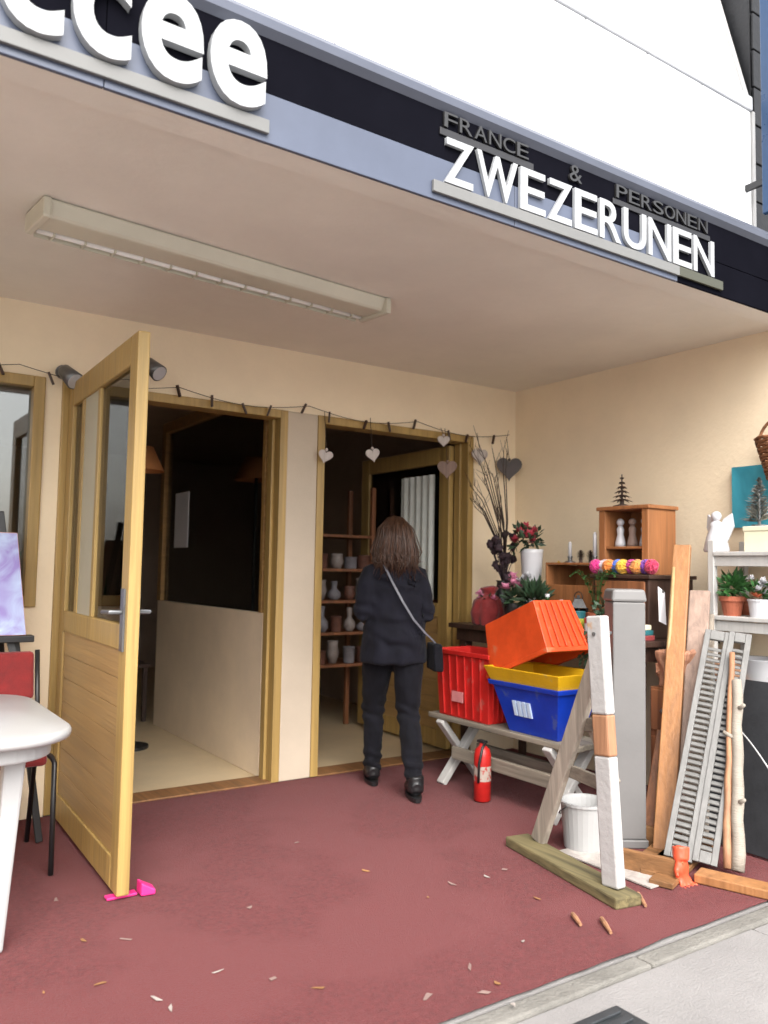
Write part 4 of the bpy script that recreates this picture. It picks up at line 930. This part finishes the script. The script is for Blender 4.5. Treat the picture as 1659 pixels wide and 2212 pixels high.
for k in range(4): MB().box(p.x-.09, p.x+.09+.004*k, p.y-.075-.003*k, p.y+.075, S3+.001+.026*k, S3+.026+.026*k).build('fold', pc, t, .009)

p = at(1566, 1400, 'X', 3.90)
for k, (dx, m_, lab) in enumerate(((0, TERRA, 'small terracotta cup stacked near the shelf upright'), (.11, GREYP, 'small grey cup beside the peach cloth on the shelf'))):
    t = thing('small_cup', (4.02, p.y-dx, S3), lab, 'cup'); MB().lathe((4.02, p.y-dx, S3), [(.028, 0), (.036, .07), (.031, .07), (.024, .01)], 16).build('cup', m_, t, smooth=True)
for k, (yy_, m_, lab) in enumerate(((-1.865, TERRA, 'tiny terracotta pot behind the green plant on the second shelf'), (-2.0, mat('moss_pot', (.10, .12, .05), .7, .2, 9, .1, 60), 'moss green pot behind the terracotta plant'), (-2.08, BROWNH, 'rosy wooden box behind the white flowers'))):
    t = thing('back_pot', (4.03, yy_, S2), lab, 'pot'); MB().lathe((4.03, yy_, S2), [(.03, 0), (.04, .09+.03*k), (.034, .09+.03*k), (.026, .02)], 14).build('pot', m_, t, smooth=True)
# ================================================================== PERSON
def creases(me, spots):                                    # wrinkles that fade out round a joint
    for v in me.vertices:
        for c, r, a, f in spots:
            d_ = (v.co-c).length
            if d_ < r*1.6:
                w_ = math.exp(-(d_/r)**2*1.6); ph = v.co.z*f+noise.noise(v.co*9)*3.0+v.co.x*f*.35
                v.co += v.normal*a*w_*math.sin(ph)
    return me
def person():
    base = Vector((2.745, -.46, .0)); yaw = .42
    t = thing('person', base, 'person in dark navy jacket and black trousers walking into the shop, seen from behind', 'person')
    t.rotation_euler = (0, 0, -yaw); t.scale = (.935,)*3
    def put(name, me, m_, parent=t):
        me.materials.append(m_); o = bpy.data.objects.new(name, me); COL.objects.link(o); o.parent = parent; return o
    LF, RF = Vector((-.095, .19, .0)), Vector((.095, -.20, .0))
    z0 = .014
    hipL, hipR = Vector((-.09, .02, .86)), Vector((.09, -.02, .86))
    kL, kR = Vector((-.09, .16, .47)), Vector((.09, -.03, .46))
    aL, aR = LF+Vector((0, -.05, .095)), RF+Vector((0, -.05, .115))
    shl, shr = Vector((-.155, 0, 1.335)), Vector((.155, 0, 1.335)); el, er = Vector((-.20, -.05, 1.085)), Vector((.20, -.05, 1.085)); wl_, wr_ = Vector((-.14, .20, 1.04)), Vector((.14, .20, 1.06))
    # body: one continuous surface
    b = MB()
    b.loft([(0, 0, .80, .15, .10), (0, 0, .88, .165, .115), (0, 0, 1.02, .13, .095), (0, 0, 1.2, .155, .105), (0, 0, 1.33, .165, .09), (0, .01, 1.40, .08, .06), (0, .015, 1.45, .05, .052), (0, .025, 1.50, .05, .055)])
    b.ball((0, .035, 1.565), .10, 20, 14, .78, .95, 1.12)                  # skull
    b.ball((0, .07, 1.515), .06, 14, 8, .85, .9, .9)                       # jaw
    b.ball((0, .142, 1.545), .014, 8, 6, .8, 1.2, 1.4); b.ball((-.078, .03, 1.55), .022, 8, 6, .4, .8, 1.3); b.ball((.078, .03, 1.55), .022, 8, 6, .4, .8, 1.3)
    for h_, k, a in ((hipL, kL, aL), (hipR, kR, aR)): b.tube([h_, h_.lerp(k, .5), k, k.lerp(a, .4)+Vector((0, -.015, 0)), a], [.080, .068, .048, .044, .028], 14)
    for s, (f) in ((-1, LF), (1, RF)): b.tube([f+Vector((0, -.065, .055+z0)), f+Vector((0, -.02, .055+z0)), f+Vector((0, .05, .040+z0)), f+Vector((0, .09, .034+z0))], [.020, .024, .020, .012], 10)
    for sh_, e_, w_, s in ((shl, el, wl_, -1), (shr, er, wr_, 1)):
        b.tube([sh_, sh_.lerp(e_, .5), e_, e_.lerp(w_, .5), w_], [.036, .034, .026, .030, .024], 12)
        d_ = (w_-e_).normalized(); sd_ = Vector((-s, 0, .1)); sd_ = (sd_-d_*sd_.dot(d_)).normalized(); un = d_.cross(sd_)*s
        b.tube([w_, w_+d_*.04, w_+d_*.085], [.024, .036, .034], 12, .55)
        for q, L in enumerate((.062, .072, .068, .052)):
            r0 = w_+d_*.08+sd_*(.027-.018*q); c1 = d_*.8-Vector((0, 0, .5)); b.tube([r0, r0+d_*L*.5, r0+d_*L*.75-Vector((0, 0, L*.3)), r0+d_*L*.85-Vector((0, 0, L*.62))], [.0095, .009, .0085, .007], 8)
        th = w_+d_*.03+sd_*.028; b.tube([th, th+sd_*.028+d_*.03, th+sd_*.03+d_*.06], [.012, .0105, .008], 8)
    put('body', remesh(b, .008, 3), SKIN)
    # trousers
    tr_ = MB(); tr_.loft([(0, 0, .78, .165, .12), (0, 0, .88, .175, .13), (0, 0, .96, .165, .12)])
    for h_, k, a in ((hipL, kL, aL), (hipR, kR, aR)): tr_.tube([h_+Vector((0, 0, .02)), h_.lerp(k, .35), h_.lerp(k, .7), k, k.lerp(a, .35)+Vector((0, -.015, 0)), k.lerp(a, .7), a+Vector((0, 0, .0))], [.104, .094, .080, .071, .066, .058, .053], 18)
    put('trousers', creases(remesh(tr_, .009, 4, .012, 10, 2), [(kL, .12, .011, 75), (kR, .12, .011, 75), (aL+Vector((0, 0, .06)), .10, .012, 85), (aR+Vector((0, 0, .06)), .10, .012, 85), (Vector((0, -.1, .80)), .12, .010, 60)]), BLACKC)
    # jacket
    j = MB(); j.loft([(0, -.005, .775, .208, .150), (0, -.005, .80, .212, .155), (0, 0, .92, .205, .150), (0, 0, 1.05, .192, .135), (0, 0, 1.18, .185, .132), (0, -.003, 1.30, .175, .120), (0, 0, 1.36, .145, .098), (0, .005, 1.405, .095, .078), (0, .012, 1.44, .068, .068)], 32)
    for sh_, e_, w_ in ((shl, el, wl_), (shr, er, wr_)): j.tube([Vector((sh_.x*.45, 0, 1.36)), sh_+Vector((0, 0, -.012)), sh_.lerp(e_, .35), sh_.lerp(e_, .7), e_, e_.lerp(w_, .5), w_-(w_-e_)*.06], [.045, .060, .062, .058, .055, .050, .042], 18)
    put('jacket', creases(remesh(j, .009, 5, .018, 8, 8), [(Vector((0, -.12, .98)), .16, .010, 55), (el, .10, .012, 70), (er, .10, .012, 70), (Vector((0, -.1, .84)), .10, .008, 40), (Vector((-.09, -.09, 1.27)), .09, .008, 60), (Vector((.09, -.09, 1.27)), .09, .008, 60)]), NAVYC)
    # hair: cap plus hanging locks
    h_ = MB(); h_.loft([(0, -.03, 1.345, .090, .045), (0, -.035, 1.40, .112, .068), (0, -.012, 1.47, .110, .088), (0, .005, 1.55, .098, .105), (0, .018, 1.62, .086, .098), (0, .022, 1.665, .052, .062), (0, .022, 1.682, .02, .02)], 26)
    hb = remesh(h_, .008, 3, .010, 22, 4); hm = MB(); hm.v = [v.co.copy() for v in hb.vertices]; hm.f = [list(p.vertices) for p in hb.polygons]
    for k in range(330):
        a = random.uniform(-.45, math.pi+.45); ca, sa = math.cos(a), -math.sin(a); fl = 1+abs(random.gauss(0, .07))
        z_e = 1.335+random.uniform(-.06, .08); wv = random.gauss(0, .010); tw_ = random.gauss(0, .012)
        q = [Vector((ca*.045, .02+sa*.05, 1.678)), Vector((ca*.091*fl, .012+sa*.104*fl, 1.61)), Vector((ca*.107*fl+wv*.5, .0+sa*.108*fl, 1.53)), Vector((ca*.121*fl+wv, -.008+sa*.097*fl, 1.46)), Vector((ca*.126*fl-wv, -.022+sa*.084*fl+tw_, 1.40)), Vector((ca*.112*fl+wv*2.5, -.03+sa*.075*fl+tw_*2, z_e))]
        t0 = random.uniform(.55, 1.15)
        hm.tube(q, [.0015*t0, .0036*t0, .0045*t0, .0045*t0, .0035*t0, .0008], 4)
    me = hm.mesh(); 
    for p in me.polygons: p.use_smooth = True
    put('hair', me, HAIR)
    for f in (LF, RF):
        s_ = MB(); s_.loft([(f.x, f.y+.0, z0, .040, .135), (f.x, f.y, z0+.022, .042, .137)], 24)
        put('shoe_sole', s_.mesh(), BLACKM)
        u_ = MB(); u_.tube([f+Vector((0, -.095, .062+z0)), f+Vector((0, -.06, .075+z0)), f+Vector((0, .0, .066+z0)), f+Vector((0, .06, .048+z0)), f+Vector((0, .115, .040+z0))], [.040, .047, .045, .043, .032], 16); u_.tube([f+Vector((0, -.06, .06)), f+Vector((0, -.052, .135+z0))], [.048, .050], 16)
        put('shoe', remesh(u_, .007, 2), mat('black_leather', (.012, .012, .013), .35, .2, 20, .1, 60))
    # shoulder bag
    Rz = Matrix.Translation(base) @ Matrix.Rotation(-yaw, 4, 'Z') @ Matrix.Scale(.935, 4)
    bg_ = thing('shoulder_bag', Rz @ Vector((.255, -.06, .80)), 'small black shoulder bag with thin grey strap on the person', 'bag')
    inv = Matrix.Translation(-bg_.location) @ Rz
    gb = MB(); gb.hexa([(.225, -.15, .735), (.285, -.15, .735), (.285, .06, .735), (.225, .06, .735), (.222, -.14, .90), (.278, -.14, .90), (.278, .05, .90), (.222, .05, .90)])
    me = remesh(gb, .008, 5, .006, 9); me.transform(inv); me.materials.append(BLACKC); link('pouch', me, bg_)
    sp = [(-.075, .035, 1.418), (-.095, -.03, 1.416), (-.085, -.098, 1.375), (-.045, -.147, 1.28), (.02, -.160, 1.16), (.09, -.157, 1.05), (.165, -.140, .97), (.225, -.105, .92), (.25, -.08, .895)]
    sv = []
    pts_ = [Vector(p) for p in sp]
    fine = []
    for i in range(len(pts_)-1):
        for q in range(5): fine.append(pts_[i].lerp(pts_[i+1], q/5))
    fine.append(pts_[-1])
    smb = MB(); n = len(fine); vv, ff = [], []
    for i, p_ in enumerate(fine):
        d_ = (fine[min(i+1, n-1)]-fine[max(i-1, 0)]).normalized(); out = Vector((p_.x*.6, p_.y, 0)).normalized() if p_.z < 1.39 else Vector((0, -.4, 1)).normalized()
        a = d_.cross(out).normalized()*.0062
        vv += [p_+a+out*.003, p_-a+out*.003, p_-a, p_+a]
    for i in range(n-1):
        for q in range(4): ff.append((i*4+q, i*4+(q+1) % 4, (i+1)*4+(q+1) % 4, (i+1)*4+q))
    smb.add(vv, ff); me = smb.mesh(); me.transform(inv); me.materials.append(mat('grey_strap', (.11, .11, .13), .4, .1, 20, 0)); link('strap', me, bg_)
person()

# ================================================================== INSIDE THE SHOP
# shelf rack with baskets seen in the second doorway
ir = thing('shop_rack', (3.2, 1.1, .012), 'dark wooden rack of wares inside the shop behind the person', 'shelf')
for y in (.97, 1.31):
    for x in (2.80, 3.52): MB().box(x, x+.035, y, y+.035, .013, 1.9).build('upright', BROWNB, ir, .003)
RZ = [.52, .76, 1.0, 1.24, 1.5]
for z in RZ: MB().box(2.80, 3.555, .96, 1.35, z, z+.022).build('shelf_board', BROWNB, ir, .003)
wares = [mat('pale_ware', (.26, .22, .20), .5, .2, 12, .1, 60), mat('rust_ware', (.14, .06, .04), .6, .3, 12, .1, 60), mat('grey_ware', (.19, .18, .195), .5, .2, 12, .1, 60)]
wl2 = ['pale', 'rust brown', 'grey']
sh_n = ['lowest', 'second', 'third', 'fourth']
for j, z in enumerate(RZ[:4]):
    for i in range(6):
        k = (i*2+j) % 3; x = 2.86+i*.125; rr = random.uniform(.045, .058); h_ = random.uniform(.10, .17)
        t = thing('shop_pot', (x, 1.03, z+.022), f'{wl2[k]} pot on the {sh_n[j]} board of the dark rack inside the shop', 'pot', f'{wl2[k]} pots on the {sh_n[j]} board of the rack')
        MB().lathe((x, 1.03+random.uniform(-.02, .03), z+.0225), [[(rr*.6, 0), (rr, h_*.45), (rr*.8, h_*.8), (rr*.9, h_), (rr*.75, h_), (rr*.5, h_*.2)], [(rr*.85, 0), (rr*.9, h_*.05), (rr*.95, h_*.7), (rr, h_*.72), (rr*.9, h_*.75), (rr*.7, h_*.3)], [(rr*.5, 0), (rr*.95, h_*.2), (rr*.9, h_*.45), (rr*.35, h_*.7), (rr*.45, h_*1.15), (rr*.3, h_*1.15)]][(i*i+j) % 3], 16).build('pot', wares[k], t, smooth=True)
# lamp with orange shade, chair in the first doorway
t = thing('standing_lamp', (1.78, 1.3, .012), 'unlit standing lamp with orange shade inside the dark doorway', 'lamp')
MB().lathe((1.78, 1.3, .012), [(.13, 0), (.13, .02), (.012, .03), (.012, 1.95)], 18).build('stand', BLACKM, t); MB().lathe((1.78, 1.3, 1.92), [(.17, 0), (.09, .17), (.086, .17), (.165, .003)], 24, cap=False).build('shade', mat('orange_shade', (.70, .28, .10), .7, .1, 9, .1, 60), t, smooth=True)
t = thing('dark_chair', (2.0, 2.35, .012), 'dark brown wooden chair at the back of the first doorway', 'chair')
for x in (1.83, 2.17):
    MB().beam((x, 2.2, .014), (x, 2.2, .44), .035, .035).build('leg', DARKW, t, .003); MB().beam((x, 2.55, .014), (x, 2.60, .92), .035, .035).build('leg', DARKW, t, .003)
MB().box(1.80, 2.20, 2.17, 2.57, .4405, .475).build('seat', DARKW, t, .006)
for z in (.6, .72, .84): MB().box(1.85, 2.15, 2.56, 2.58, z, z+.06).build('back_slat', DARKW, t, .003)
t = thing('notice_sheet', (2.2, 1.72, 1.5), 'white notice sheet taped to the glass partition', 'notice')
MB().box(2.221, 2.225, 1.50, 1.78, 1.40, 1.82).build('sheet', PAPER, t)
# a potted palm behind the front window
t = thing('window_plant', (.70, .38, .012), 'green potted palm standing behind the front window', 'plant')
MB().lathe((.72, .40, .012), [(.12, 0), (.16, .7), (.17, .7), (.17, .76), (.14, .76), (.12, .6)], 20).build('pot', GREYP, t); lf = MB()
for k in range(26):
    a = random.uniform(0, 6.3); e_ = random.uniform(.3, 1.3); lf.leaf((.72, .40, .80), (math.cos(a)*math.cos(e_), math.sin(a)*math.cos(e_)*.8, math.sin(e_)*1.2), (math.cos(a+1.5), math.sin(a+1.5), .5), random.uniform(.3, .6), .035)
lf.build('fronds', GREEN, t)
